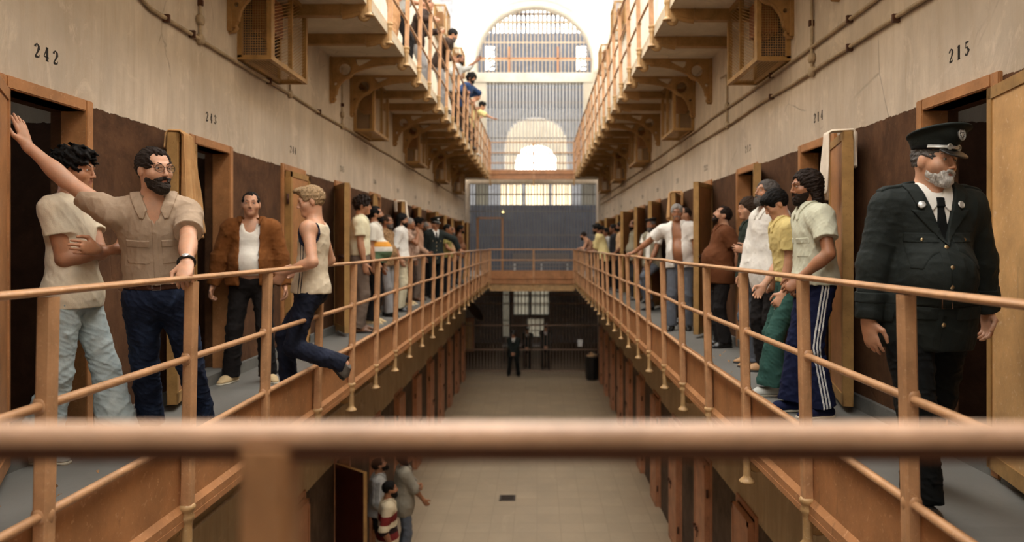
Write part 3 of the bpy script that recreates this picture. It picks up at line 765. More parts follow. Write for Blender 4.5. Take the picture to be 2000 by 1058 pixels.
# unseen wall added behind the camera to block low sky light, open above
mb = MB(); mb.box(-3.2, 2.8, -5.2, -5, 0, zr(5.5)); structure('wall_near', mb, M['wall_g'])
# ---------------------------------------------------------------- bodies: smooth implicit surfaces turned into one skin
f32 = np.float32
def A3(*v): return np.array(v if len(v) == 3 else v[0], dtype=np.float64)
def nrm(v): v = np.asarray(v, float); return v / (np.linalg.norm(v) + 1e-12)
def rotz(a): c, s = math.cos(a), math.sin(a); return np.array([[c, -s, 0], [s, c, 0], [0, 0, 1.]])
def rotx(a): c, s = math.cos(a), math.sin(a); return np.array([[1., 0, 0], [0, c, -s], [0, s, c]])
def roty(a): c, s = math.cos(a), math.sin(a); return np.array([[c, 0, s], [0, 1., 0], [-s, 0, c]])

def cap(a, b, r1, r2=None, side=None, flat=1.0):
    """tapered limb from a to b; flat < 1 squeezes it across the direction normal to side"""
    a = A3(a); b = A3(b); r2 = r1 if r2 is None else r2; ba = b - a; L2 = max(float(ba @ ba), 1e-9)
    fw = None
    if side is not None and flat != 1.0: fw = nrm(np.cross(side, ba)).astype(f32)
    a_, ba_ = a.astype(f32), ba.astype(f32)
    def f(P):
        pa = P - a_; t = np.clip(pa @ ba_ / f32(L2), 0, 1); q = pa - t[:, None] * ba_
        d2 = np.einsum('ij,ij->i', q, q)
        if fw is not None:
            u = q @ fw; d2 = d2 + u * u * f32(1 / flat**2 - 1); return (np.sqrt(d2) - (f32(r1) + f32(r2 - r1) * t)) * f32((1 + flat) / 2)
        return np.sqrt(d2) - (f32(r1) + f32(r2 - r1) * t)
    R = max(r1, r2); f.lo = np.minimum(a, b) - R; f.hi = np.maximum(a, b) + R
    return f
def ell(c, rad, R=None):
    c = A3(c); rad = A3(rad); R = np.eye(3) if R is None else R
    c_, R_, i_ = c.astype(f32), R.astype(f32), (1 / rad).astype(f32)
    def f(P):
        q = ((P - c_) @ R_) * i_; k0 = np.sqrt(np.einsum('ij,ij->i', q, q)); q = q * i_
        k1 = np.sqrt(np.einsum('ij,ij->i', q, q)) + f32(1e-9); return k0 * (k0 - 1) / k1
    m = max(rad); f.lo = c - m; f.hi = c + m
    return f
def boxd(c, half, R=None, r=0.0):
    c = A3(c); half = A3(half); R = np.eye(3) if R is None else R
    c_, R_, h_ = c.astype(f32), R.astype(f32), (half - r).astype(f32)
    def f(P):
        q = np.abs((P - c_) @ R_) - h_
        return np.sqrt((np.maximum(q, 0)**2).sum(1)) + np.minimum(q.max(1), 0) - f32(r)
    m = np.linalg.norm(half); f.lo = c - m; f.hi = c + m
    return f
def plane(p, n):
    """negative on the side n points away from"""
    p_, n_ = A3(p).astype(f32), nrm(n).astype(f32)
    return lambda P: (P - p_) @ n_
def smin(a, b, k):
    if k <= 0: return np.minimum(a, b)
    h = np.clip(.5 + .5 * (b - a) / f32(k), 0, 1); return b + (a - b) * h - f32(k) * h * (1 - h)
def smax(a, b, k): return -smin(-a, -b, k)

class Sdf:
    def __init__(self): self.ops = []; self.lo = np.full(3, 1e9); self.hi = np.full(3, -1e9)
    def u(self, f, k=.02, region=None):
        self.ops.append(('u', f, k, region)); self.lo = np.minimum(self.lo, f.lo); self.hi = np.maximum(self.hi, f.hi); return self
    def sub(self, f, k=.01): self.ops.append(('s', f, k, None)); return self
    def cut(self, f, k=.004): self.ops.append(('i', f, k, None)); return self
    def wrap(self, g): self.ops.append(('w', g, 0, None)); return self
    def __call__(self, P):
        d = np.full(len(P), 9.0, f32)
        for op, f, k, reg in self.ops:
            if op == 'u' and hasattr(f, 'lo'):
                m = np.all((P > (f.lo - .16).astype(f32)) & (P < (f.hi + .16).astype(f32)), axis=1)
                if m.all(): d = smin(d, f(P), k)
                elif m.any(): d[m] = smin(d[m], f(P[m]), k)
            elif op == 'u': d = smin(d, f(P), k)
            elif op == 's': d = smax(d, -f(P), k)
            elif op == 'i': d = smax(d, f(P), k)
            else: d = f(P, d)
        return d

def surface(sdf, h, pad=.03):
    """sparse surface nets: returns vertices, quads"""
    c = 4; lo = sdf.lo - pad; hi = sdf.hi + pad
    nb = np.maximum(np.ceil((hi - lo) / (h * c)).astype(int), 1)
    gx, gy, gz = np.meshgrid(*[np.arange(n) for n in nb], indexing='ij')
    B = np.stack([gx.ravel(), gy.ravel(), gz.ravel()], 1)
    ctr = (lo + (B + .5) * h * c).astype(f32)
    d = sdf(ctr); act = np.abs(d) < h * c * 2.1
    N = nb * c + 1
    vol = np.repeat(np.repeat(np.repeat(np.sign(d).reshape(nb), c, 0), c, 1), c, 2).astype(f32) * 9
    vol = np.pad(vol, ((0, 1), (0, 1), (0, 1)), mode='edge')
    off = np.stack(np.meshgrid(*[np.arange(c + 1)] * 3, indexing='ij'), -1).reshape(-1, 3)
    mask = np.zeros(N, bool)
    Ba = B[act]
    for o in off: mask[Ba[:, 0]*c + o[0], Ba[:, 1]*c + o[1], Ba[:, 2]*c + o[2]] = True
    idx = np.argwhere(mask)
    for i in range(0, len(idx), 400000):
        ii = idx[i:i + 400000]; vol[ii[:, 0], ii[:, 1], ii[:, 2]] = sdf((lo + ii * h).astype(f32))
    ins = vol < 0
    cnt = np.zeros(np.array(N) - 1, np.uint8)
    for o in np.ndindex(2, 2, 2): cnt += ins[o[0]:N[0]-1+o[0], o[1]:N[1]-1+o[1], o[2]:N[2]-1+o[2]]
    cells = np.argwhere((cnt > 0) & (cnt < 8))
    if not len(cells): return np.zeros((0, 3)), np.zeros((0, 4), int)
    cid = np.full(np.array(N) - 1, -1, np.int64); cid[tuple(cells.T)] = np.arange(len(cells))
    acc = np.zeros((len(cells), 3)); k = np.zeros(len(cells))
    corner = [(0,0,0),(1,0,0),(0,1,0),(1,1,0),(0,0,1),(1,0,1),(0,1,1),(1,1,1)]
    vals = [vol[cells[:, 0]+o[0], cells[:, 1]+o[1], cells[:, 2]+o[2]] for o in corner]
    for i in range(8):
        for j in range(i + 1, 8):
            a, b = np.array(corner[i]), np.array(corner[j])
            if np.abs(a - b).sum() != 1: continue
            cr = (vals[i] < 0) != (vals[j] < 0); t = vals[i] / (vals[i] - vals[j] + 1e-20)
            p = a + np.clip(t, 0, 1)[:, None] * (b - a)
            acc += np.where(cr[:, None], p, 0); k += cr
    V = lo + (cells + acc / k[:, None]) * h
    quads = []
    for ax in range(3):
        o1, o2 = [(1, 2), (2, 0), (0, 1)][ax]
        sl0 = [slice(None)] * 3; sl1 = [slice(None)] * 3; sl0[ax] = slice(0, -1); sl1[ax] = slice(1, None)
        a, b = ins[tuple(sl0)], ins[tuple(sl1)]
        E = np.argwhere(a != b)
        ok = (E[:, o1] > 0) & (E[:, o2] > 0) & (E[:, o1] < N[o1]-1) & (E[:, o2] < N[o2]-1); E = E[ok]
        e1 = np.zeros(3, int); e1[o1] = 1; e2 = np.zeros(3, int); e2[o2] = 1
        q = np.stack([cid[tuple((E - e1 - e2).T)], cid[tuple((E - e2).T)], cid[tuple(E.T)], cid[tuple((E - e1).T)]], 1)
        fl = ~a[tuple(E.T)]; q[fl] = q[fl][:, ::-1]
        quads.append(q)
    Q = np.concatenate(quads); Q = Q[(Q >= 0).all(1)]
    return V, Q

def biggest(V, Q):
    """drop stray crumbs: keep pieces at least a fifth of the largest"""
    if not len(Q): return V, Q
    lab = np.arange(len(V))
    for _ in range(400):
        m = lab[Q].min(1); new = lab.copy()
        for k in range(4): np.minimum.at(new, Q[:, k], m)
        new = new[new]
        if (new == lab).all(): break
        lab = new
    u, c = np.unique(lab[Q[:, 0]], return_counts=True); keep = np.isin(lab[Q[:, 0]], u[c >= c.max()*.2]); Q = Q[keep]
    used = np.unique(Q); mp = np.full(len(V), -1); mp[used] = np.arange(len(used)); return V[used], mp[Q]

def np_mesh(name, V, Q, mats, mi=None):
    me = bpy.data.meshes.new(name); n, m = len(V), len(Q)
    me.vertices.add(n); me.vertices.foreach_set('co', np.asarray(V, f32).ravel())
    me.loops.add(m * 4); me.loops.foreach_set('vertex_index', np.asarray(Q, np.int32).ravel())
    me.polygons.add(m); me.polygons.foreach_set('loop_start', np.arange(m, dtype=np.int32) * 4)
    me.polygons.foreach_set('loop_total', np.full(m, 4, np.int32)); me.polygons.foreach_set('use_smooth', np.ones(m, bool))
    for x in mats: me.materials.append(x)
    if mi is not None: me.polygons.foreach_set('material_index', np.asarray(mi, np.int32))
    me.update(calc_edges=True); me.validate(); return me

def folds(amp, freq, seed=0, axis=None):
    """cloth folds as a displacement of the distance field"""
    r = np.random.RandomState(seed); W = [(nrm(r.normal(size=3) + (np.array(axis) * 1.6 if axis is not None else 0)) * freq * r.uniform(.6, 1.5), r.uniform(0, 6), nrm(r.normal(size=3)) * freq * .5, r.uniform(0, 6)) for _ in range(4)]
    W = [(a.astype(f32), p, b.astype(f32), q) for a, p, b, q in W]
    def g(P, d):
        n = 0
        for a, p, b, q in W:
            s = np.sin(P @ a + f32(p) + 1.4 * np.sin(P @ b + f32(q))); n = n + (1 - np.abs(s)) - .4
        return d - f32(amp) * np.maximum(n, f32(-.35)) * f32(.5)
    return g
def combed(amp, freq, seed, c, R):
    """locks running front to back and down the sides of the head"""
    r = np.random.RandomState(seed); c_, R_ = A3(c).astype(f32), R.astype(f32); p0, p1 = r.uniform(0, 6, 2)
    def g(P, d):
        l = (P - c_) @ R_; a = np.arctan2(l[:, 0], l[:, 2] + f32(.04)); b = l[:, 1]
        n = np.sin(a*f32(freq) + f32(p0) + 2.2*np.sin(b*f32(38) + a*3)) + .6*np.sin(a*f32(freq*1.9) + b*f32(60) + f32(p1)) + .5*np.sin(a*f32(freq*.45) + b*f32(25))
        return d - f32(amp*.5)*n
    return g
def strands(amp, freq, seed=0):
    r = np.random.RandomState(seed); W = [((nrm(r.normal(size=3)) * freq * r.uniform(.7, 1.6)).astype(f32), r.uniform(0, 6)) for _ in range(5)]
    def g(P, d):
        n = 0
        for i, (a, p) in enumerate(W): n = n + np.sin(P @ a + f32(p) + (1.2 * n if i else 0))
        return d - f32(amp * .4) * n
    return g

# ---------------------------------------------------------------- materials of skin, hair and cloth
def m_skin(name, col):
    n = NT(name); co = n.coord(); a = n.noise(co, 22, 4); b = n.noise(co, 120, 3)
    c = n.mix(n.ramp(a, [(.3, 0), (.7, 1)]), mul(col, .86), (min(1, col[0]*1.10), col[1]*.98, col[2]*.92)); c = n.mix(n.math('MULTIPLY', n.ramp(n.noise(co, 60, 4, .7), [(.5, 0), (.75, 1)]), .25), c, mul(col, .66))
    n.bump(b, .25, .002); m = n.done(c, .48, .4)
    n.b.inputs['Subsurface Weight'].default_value = .06; n.b.inputs['Subsurface Radius'].default_value = (.012, .005, .003); n.b.inputs['Subsurface Scale'].default_value = .6
    return m
def m_hair(name, col):
    n = NT(name); co = n.coord(); a = n.noise(n.mapping(co, (1, .45, .25)), 190, 5, .75)
    c = n.mix(n.ramp(a, [(.35, 0), (.65, 1)]), mul(col, .55), mul(col, 1.6)); n.bump(a, .8, .006); return n.done(c, .55, .12)
def m_cloth(name, col, col2=None, rough=.85, weave=260, amount=.5):
    n = NT(name); co = n.coord(); a = n.noise(co, 7, 5, .65); w = n.noise(co, weave, 2)
    c = n.mix(n.ramp(a, [(.3, 0), (.7, 1)]), mul(col, .88), mul(col, 1.1))
    if col2: c = n.mix(n.math('MULTIPLY', n.ramp(n.noise(co, 5, 6, .7, .6), [(.48, 0), (.66, 1)]), amount), c, col2)
    c = n.mix(n.math('MULTIPLY', w, .35), c, mul(col, .7))
    n.bump(n.math('ADD', w, n.math('MULTIPLY', a, 2.0)), .3, .003); return n.done(c, rough, .2)
def m_bands(name, axis, stops, rough=.85, warp=.0):
    """knitted bands: colour by height (local z in metres above the feet)"""
    n = NT(name); co = n.coord(); sp = n.n('ShaderNodeSeparateXYZ'); n.l(co, sp.inputs[0]); z = sp.outputs[axis]
    c = None
    for z0, col in stops:
        if c is None: c = n.mix(0.0, col, col)
        else: c = n.mix(n.math('GREATER_THAN', z, z0), c, col)
    w = n.noise(co, 240, 2); c = n.mix(n.math('MULTIPLY', w, .35), c, (.05, .04, .04)); n.bump(w, .3, .003); return n.done(c, rough, .2)
def m_stripe(name, col, col2, per, axis=0, duty=.3):
    n = NT(name); co = n.coord(); sp = n.n('ShaderNodeSeparateXYZ'); n.l(co, sp.inputs[0])
    f = n.math('LESS_THAN', n.math('FRACT', n.math('MULTIPLY', sp.outputs[axis], 1 / per)), duty)
    c = n.mix(f, col, col2); w = n.noise(co, 240, 2); c = n.mix(n.math('MULTIPLY', w, .3), c, mul(col, .5)); n.bump(w, .25, .003); return n.done(c, .85, .2)
def m_knit(name, col, col2):
    n = NT(name); co = n.coord(); v = n.n('ShaderNodeTexVoronoi'); n.l(n.mapping(co, (1, 1, 1)), v.inputs['Vector']); v.inputs['Scale'].default_value = 42
    f = n.ramp(v.outputs['Distance'], [(.25, 1), (.5, 0)]); c = n.mix(f, col, col2); n.bump(v.outputs['Distance'], .6, .01); return n.done(c, .9, .2)
SKIN = {'fair': m_skin('skin_fair', srgb(192, 148, 120)), 'mid': m_skin('skin_mid', srgb(172, 126, 96)), 'tan': m_skin('skin_tan', srgb(150, 104, 74)), 'dark': m_skin('skin_dark', srgb(128, 86, 60))}
LIPS = m_skin('lips_pink', srgb(166, 112, 92))
HAIR = {'black': m_hair('hair_black', (.006, .005, .0045)), 'brown': m_hair('hair_brown', (.035, .020, .012)), 'grey': m_hair('hair_grey', (.24, .22, .20)), 'salt': m_hair('hair_salt', (.10, .09, .085)),
        'white': m_hair('hair_white', (.5, .48, .45)), 'light': m_hair('hair_light', (.26, .17, .09)), 'dbrown': m_hair('hair_dark_brown', (.018, .011, .008)), 'pepper': m_hair('hair_pepper', (.030, .022, .018))}
EYE_W = plain('eye_white', (.42, .38, .35), .25); EYE_I = plain('eye_iris', (.02, .013, .009), .2)
CL = {}
def cloth(name, *a, **k):
    CL[name] = m_cloth(name, *a, **k)
cloth('cream_tee', srgb(226, 214, 190)); cloth('beige_shirt', srgb(168, 146, 124)); cloth('pale_jeans', srgb(168, 182, 184), srgb(204, 212, 208), amount=.6)
cloth('blue_jeans', srgb(24, 33, 54), srgb(62, 82, 116), amount=.5); cloth('dark_jeans', srgb(22, 26, 40), srgb(44, 50, 72)); cloth('black_cloth', (.012, .010, .010))
cloth('suede', srgb(116, 70, 32), srgb(150, 96, 50), .9); cloth('white_vest', srgb(232, 228, 218)); cloth('tank', srgb(206, 190, 164)); cloth('navy_trim', srgb(34, 36, 52))
cloth('cream_shirt', srgb(226, 218, 186)); cloth('grey_brown', srgb(112, 96, 84)); cloth('grey_trousers', srgb(140, 138, 138)); cloth('cream_trousers', srgb(212, 202, 172))
cloth('white_shirt', srgb(230, 226, 218)); cloth('brown_shirt', srgb(104, 62, 36)); cloth('charcoal', srgb(44, 42, 44)); cloth('slate', srgb(92, 96, 104)); cloth('yellow_shirt', srgb(214, 194, 130))
cloth('sage_shirt', srgb(200, 200, 178)); cloth('green_trousers', srgb(48, 82, 74)); cloth('navy_track', srgb(20, 26, 56)); cloth('uniform', srgb(32, 37, 35), srgb(42, 47, 45), .8); cloth('uniform_dark', srgb(14, 16, 16))
cloth('pinkish', srgb(178, 142, 118)); cloth('olive', srgb(150, 140, 84)); cloth('greygreen', srgb(140, 132, 112)); cloth('beige2', srgb(206, 170, 130)); cloth('dark_green', srgb(40, 48, 40)); cloth('dark_brown', srgb(52, 38, 30))
cloth('light_grey', srgb(176, 176, 172)); cloth('grey_jacket', srgb(140, 132, 116)); cloth('blue_cloth', srgb(44, 66, 104)); cloth('tan_trousers', srgb(196, 152, 110)); cloth('stripe_white', srgb(214, 214, 212)); cloth('belt', srgb(56, 30, 18))
cloth('lemon_shirt', srgb(224, 208, 150)); cloth('towel_orange', srgb(212, 168, 118), srgb(184, 136, 86), .95, 120); cloth('towel_white', srgb(236, 222, 204)); cloth('sneaker_grey', srgb(190, 190, 182)); cloth('espadrille', srgb(206, 180, 138)); cloth('rubber', srgb(208, 200, 180))
CL['polo'] = m_bands('polo_bands', 2, [(0, srgb(92, 116, 84)), (1.10, srgb(232, 226, 212)), (1.17, srgb(226, 156, 60)), (1.25, srgb(232, 226, 212))])
CL['sweater'] = m_bands('sweater_bands', 2, [(0, srgb(214, 196, 162)), (.95, srgb(110, 26, 20)), (1.04, srgb(36, 16, 12)), (1.12, srgb(214, 196, 162)), (1.20, srgb(118, 30, 24)), (1.31, srgb(214, 196, 162))])
CL['knit'] = m_knit('patterned_knit', srgb(160, 128, 92), srgb(96, 66, 44)); CL['pinstripe'] = m_stripe('striped_shirt', srgb(196, 168, 148), srgb(146, 108, 96), .03)
LEATHER = {'black': plain('black_leather', (.012, .011, .010), .3), 'brown': plain('brown_leather', srgb(96, 62, 38), .45), 'grey': plain('grey_leather', srgb(84, 78, 72), .5), 'tan': plain('tan_leather', srgb(172, 132, 92), .6)}
GOLD = plain('brass_button', (.7, .56, .34), .3, 1); SILVER = plain('silver_braid', (.6, .6, .58), .4, .6); GLASS = NT('spectacle_glass').done((.9, .95, .95), .05)
GLASS.node_tree.nodes['Principled BSDF'].inputs['Transmission Weight'].default_value = 1.0; GLASS.node_tree.nodes['Principled BSDF'].inputs['Alpha'].default_value = .25

# ---------------------------------------------------------------- skeleton
def ik(a, w, l1, l2, pole):
    a, w = A3(a), A3(w); v = w - a; D = np.linalg.norm(v); d = min(D, (l1 + l2) * .998); n = v / (D + 1e-9); w = a + n * d
    x = (l1*l1 - l2*l2 + d*d) / (2*d); y = math.sqrt(max(l1*l1 - x*x, 0)); p = A3(pole) - n * (A3(pole) @ n)
    return a + n * x + nrm(p) * y, w

def hand_prims(S, w, d, nv, s, k, sc, h, thumb=.6, grow=0.0):
    """palm, five fingers, thumb. d: finger direction, nv: direction the palm faces, s: -1 left +1 right, k: curl 0..1"""
    d = nrm(d); nv = nrm(nv - d * (np.asarray(nv) @ d)); lat = s * np.cross(d, nv)
    fr = max(.0085 * sc, h * .95) + grow
    S.u(cap(w - d*.01, w + d*.045*sc, .026*sc, .030*sc, lat, .55), .02); S.u(cap(w + d*.03*sc, w + d*.082*sc, .032*sc, .034*sc, lat, .40), .02)
    K = k if hasattr(k, '__len__') else [k*.9, k, k*1.05, k*1.1]
    for i, (o, L, r) in enumerate(((.030, .072, 1.0), (.010, .080, 1.05), (-.010, .074, 1.0), (-.029, .058, .88))):
        base = w + (d*(.088 - .006*abs(i - 1)) + lat*o) * sc; dr = nrm(d + lat * (o * 2.2) * (1 - K[i])); p = base
        a = 0
        for j, (fr_, bend) in enumerate(((.44, 62), (.32, 80), (.24, 55))):
            a += math.radians(bend) * K[i]; q = p + (dr * math.cos(a) + nv * math.sin(a)) * L * fr_ * sc
            S.u(cap(p, q, fr*r*(1 - .08*j), fr*r*(.92 - .10*j)), .006); p = q
    b = w + (d*.022 + lat*.026) * sc; t1 = b + nrm(d*.62 + lat*.70 + nv*.35*thumb) * .045 * sc; t2 = t1 + nrm(d*(.9 - .3*thumb) + lat*(.35 - .5*thumb) + nv*.55*thumb) * .032*sc; t3 = t2 + nrm(d*(.95 - .3*thumb) + lat*(.15 - .5*thumb) + nv*.5*thumb) * .024*sc
    S.u(cap(b, t1, .016*sc, .012*sc), .014); S.u(cap(t1, t2, fr*1.2, fr*1.1), .006); S.u(cap(t2, t3, fr*1.1, fr*.9), .005)

DEF_ARM = dict(hand=None, pole=None, hd=None, pn=None, curl=.35)
def person(name, X, Y, zf, yaw, H, label, skin='mid', hair=('short', 'black'), beard=None, top=None, legs='charcoal', shoes='black', wide=1.0, belly=0.0,
           pitch=0, roll=0, twist=0, pel=(0, 0, 0), head=(0, 0, 0), armR=None, armL=None, footR=None, footL=None, q=.01, stance=.0, flare=.02, hem=.05,
           tops=(), waist=.09, face=True, ref=None, feet=True, legw=1.0, group=None, extra=None, neck=0):
    """one figure. Local frame: y forwards, x to the figure's right. yaw 0 looks away from the camera, 180 towards it."""
    h = H / 1.75; root = empty(name, (X, Y, zf), math.radians(yaw)); Rw = rotz(math.radians(yaw)); org = A3(X, Y, zf)
    loc = lambda p: Rw.T @ (A3(p) - org)
    J = {}
    P = A3(pel) * h + A3(0, 0, .945*h); J['P'] = P
    pit, rol, twi = map(math.radians, (pitch, roll, twist))
    Rt = rotz(twi) @ roty(rol) @ rotx(-pit); Rm = rotz(twi*.5) @ roty(rol*.5) @ rotx(-pit*.5)
    up, sd, fw = Rt @ A3(0, 0, 1), Rt @ A3(1, 0, 0), Rt @ A3(0, 1, 0); um, sm_, fm = Rm @ A3(0, 0, 1), Rm @ A3(1, 0, 0), Rm @ A3(0, 1, 0)
    Wt = P + um*.15*h; C = Wt + up*.20*h; NB = C + up*.165*h; J.update(W=Wt, C=C, NB=NB, up=up, sd=sd, fw=fw)
    hy, hp, hr = map(math.radians, head); Rh = rotz(hy) @ rotx(-hp) @ roty(hr); J['Rh'] = Rh
    HC = NB + (up*.085 + A3(0, 0, .055) + fw*.025)*h + Rh @ A3(0, .012, .015)*h + A3(0, 0, neck); J['H'] = HC
    sw = .175*h*wide
    leg_ = {}; arm_ = {}
    for s, nm, ft in ((1, 'R', footR), (-1, 'L', footL)):
        hj = P + A3(s*.088*h*wide**.5, 0, -.045*h); ft = ft or {}
        an = A3(ft.get('at', (s*(.095 + stance)*h, -.02, 0))); fy = math.radians(ft.get('yaw', -s*12)); fp = math.radians(ft.get('pitch', 0))
        Rf = rotz(fy) @ rotx(-fp); ank = an + Rf @ A3(0, 0, .085*h)
        kn, ank2 = ik(hj, ank, .415*h, .41*h, ft.get('pole', (s*.12, 1, 0))); leg_[nm] = (hj, kn, ank2, Rf)
    for s, nm, ar in ((1, 'R', armR), (-1, 'L', armL)):
        ar = dict(DEF_ARM, **(ar or {})); sj = C + up*.105*h + sd*s*sw + (A3(ar['sh']) if 'sh' in ar else 0)
        hd = ar['hand']
        if hd is None: wr = sj + A3(s*.06*wide, .05, -.50)*h
        else: wr = loc(hd) if ar.get('world') else A3(hd)*h
        pole = ar['pole'] if ar['pole'] is not None else (s*.35, -1, -.2)
        if ar.get('world_pole'): pole = Rw.T @ A3(pole)
        el, w2 = ik(sj, wr, .285*h, .255*h, pole)
        d = ar['hd'] if ar['hd'] is not None else (w2 - el); n_ = ar['pn'] if ar['pn'] is not None else A3(-s, .15, 0)
        if ar.get('wdir'): d = Rw.T @ A3(d); n_ = Rw.T @ A3(n_)
        arm_[nm] = (sj, el, w2, nrm(d), A3(n_), ar['curl'], ar.get('thumb', .6))
    J['arm'], J['leg'] = arm_, leg_
    Hs = h * .98; hv = lambda x, y, z: HC + Rh @ (A3(x, y, z)*Hs)
    hp_ = lambda c, r: ell(hv(*c), A3(r)*Hs, Rh)
    big = q < .009
    # ---- skin: one continuous surface
    S = Sdf(); w = wide
    S.u(ell(P, A3(.155*w, .115, .13)*h, Rm), .03)
    S.u(cap(P + um*.02*h, Wt, .145*h*w, .135*h*w, sm_, .72), .05); S.u(cap(Wt, C, .135*h*w, .150*h*w, sd, .70), .05)
    S.u(cap(C, C + up*.08*h, .150*h*w, .13*h*w, sd, .66), .04)
    S.u(cap(C + up*.095*h - sd*sw*.8, C + up*.095*h + sd*sw*.8, .062*h, .062*h), .06)
    if belly: S.u(ell(Wt + fm*(.05 + belly*.5)*h - um*.01, A3(.135*w, .09 + belly, .15)*h, Rm), .06)
    S.u(cap(NB - up*.03*h, HC - Rh @ A3(0, .02, .02)*h, .062*h*w**.5, .056*h), .035)
    for s, nm in ((1, 'R'), (-1, 'L')):
        sj, el, wr, d, n_, cu, th = arm_[nm]
        S.u(ell(sj, A3(.062, .062, .066)*h*w**.5), .04); S.u(cap(sj, el, .051*h*w**.5, .040*h), .03); S.u(cap(el, wr, .041*h*w**.3, .027*h), .02)
        S.u(ell(el + (wr - el)*.28, A3(.040, .040, .07)*h*.98, basis(wr - el)), .03)
        hand_prims(S, wr, d, n_, s, cu, h, q, th)
        hj, kn, an, Rf = leg_[nm]
        S.u(cap(hj, kn, .084*h*w**.5, .052*h), .04); S.u(cap(kn, an, .050*h, .034*h), .02); S.u(ell(kn + (an - kn)*.3 - nrm(np.cross(sd, kn - an))*0, A3(.050, .052, .11)*h, basis(an - kn)), .03)
        S.u(cap(an + Rf @ A3(0, -.02, -.05)*h, an + Rf @ A3(0, .14, -.062)*h, .030*h, .024*h), .02)
    S.u(hp_((0, -.012, .028), (.075, .094, .088)), .02)
    S.u(hp_((0, .020, -.040), (.060, .072, .068)), .03)
    S.u(hp_((0, .074, -.088), (.026, .020, .020)), .03)
    for s in (1, -1):
        S.u(hp_((s*.040, .052, -.022), (.026, .026, .024)), .025)
        S.u(hp_((s*.076, -.008, -.005), (.010, .019, .031)), .008); 
    S.u(cap(hv(-.036, .078, .030), hv(.036, .078, .030), .012*Hs), .015)
    for s in (1, -1): S.sub(hp_((s*.032, .101, .012), (.019, .018, .012)), .012)
    S.u(cap(hv(0, .087, .022), hv(0, .1065, -.020), .0065*Hs, .0088*Hs), .010); S.u(hp_((0, .1045, -.0255), (.0125, .0095, .0075)), .007)
    for s in (1, -1): S.u(hp_((s*.0115, .0975, -.0295), (.0062, .0085, .0062)), .005)
    if face and big:
        S.u(cap(hv(-.018, .087, -.050), hv(.018, .087, -.050), .0065*Hs), .006); S.u(cap(hv(-.015, .085, -.062), hv(.015, .085, -.062), .0070*Hs), .006)
        S.sub(cap(hv(-.022, .096, -.0555), hv(.022, .096, -.0555), .0035*Hs), .003)
        for s in (1, -1):
            S.u(cap(hv(s*.019, .083, .0185), hv(s*.045, .075, .0165), .0060*Hs), .004); S.u(cap(hv(s*.020, .083, .0035), hv(s*.044, .0755, .0045), .0046*Hs), .004)
            S.sub(hp_((s*.012, .103, -.036), (.004, .006, .004)), .003)
    else:
        S.sub(cap(hv(-.022, .098, -.055), hv(.022, .098, -.055), .005*Hs), .004)
    V, Q = surface(S, q)
    mi = None; mats = [SKIN[skin]]
    if face and q < .012:
        ctr = V[Q].mean(1); lp = (ctr - HC) @ Rh / Hs
        lips = (np.abs(lp[:, 0]) < .024) & (np.abs(lp[:, 2] + .056) < .013*(1 - (np.abs(lp[:, 0])/.027)**2)) & (lp[:, 1] > .07); mi = lips.astype(int); mats.append(LIPS)
    body = link('body', np_mesh('body', V, Q, mats, mi), root)
    # ---- eyes
    if face and q < .013:
        for s in (1, -1):
            mb = MB(); c0 = hv(s*.032, .0735, .0112); r0 = .0125*Hs; nn = 12
            for i in range(7):
                pass
            vs_, fs_ = [], []
            for i in range(9):
                th_ = math.pi*i/8
                for j in range(nn):
                    ph = 2*math.pi*j/nn; vs_.append(c0 + Rh @ A3(math.sin(th_)*math.cos(ph)*r0, math.cos(th_)*r0, math.sin(th_)*math.sin(ph)*r0))
            for i in range(8):
                for j in range(nn): fs_.append((i*nn+j, i*nn+(j+1)%nn, (i+1)*nn+(j+1)%nn, (i+1)*nn+j))
            mb.add(vs_, fs_, True); me = mb.mesh('eye', EYE_W); me.materials.append(EYE_I)
            gz = Rh @ A3(0, 1, 0)
            for p in me.polygons:
                if ((A3(p.center) - c0) @ gz)/r0 > .86: p.material_index = 1
            link('eye', me, root)
    part = lambda nm, S_, mat, qq=None: (lambda VQ: (lambda VQ: link(nm, np_mesh(nm, VQ[0], VQ[1], [mat]), root) if len(VQ[0]) else None)(biggest(*VQ) if nm in ('hair', 'beard') else VQ))(surface(S_, qq or q))
    G = dict(root=root, J=J, h=h, w=w, q=q, part=part, S=S, hv=hv, hp=hp_, Rh=Rh, Hs=Hs, HC=HC, up=up, sd=sd, fw=fw, P=P, Wt=Wt, C=C, NB=NB, um=um, sm=sm_, fm=fm, Rm=Rm, Rt=Rt, belly=belly, sw=sw, arm=arm_, leg=leg_, loc=loc, Rw=Rw, seed=abs(hash(label)) % 1000 if False else sum(map(ord, label)) % 1000)
    if hair and hair[0] != 'none': do_hair(G, *hair)
    if beard: do_beard(G, *beard)
    if face and q < .012 and hair:
        for s in (1, -1):
            Bq = Sdf(); Bq.u(cap(hv(s*.015, .0885, .0335), hv(s*.034, .0865, .0385), .0036*Hs, .0038*Hs), .002).u(cap(hv(s*.034, .0865, .0385), hv(s*.052, .072, .0325), .0038*Hs, .0022*Hs), .002)
            part('eyebrow', Bq, HAIR[beard[1] if beard and hair[0] in ('bald', 'shaved') else hair[1]], min(q, .0035))
    do_trousers(G, legs, waist, flare, hem, legw)
    if feet: do_shoes(G, shoes)
    for t in tops: t(G)
    if extra: extra(G)
    tag(root, label, 'person', group)
    return G

def basis(d):
    z = nrm(d); x = nrm(np.cross((0, 1, 0) if abs(z[1]) < .9 else (1, 0, 0), z)); return np.stack([x, np.cross(z, x), z], 1)

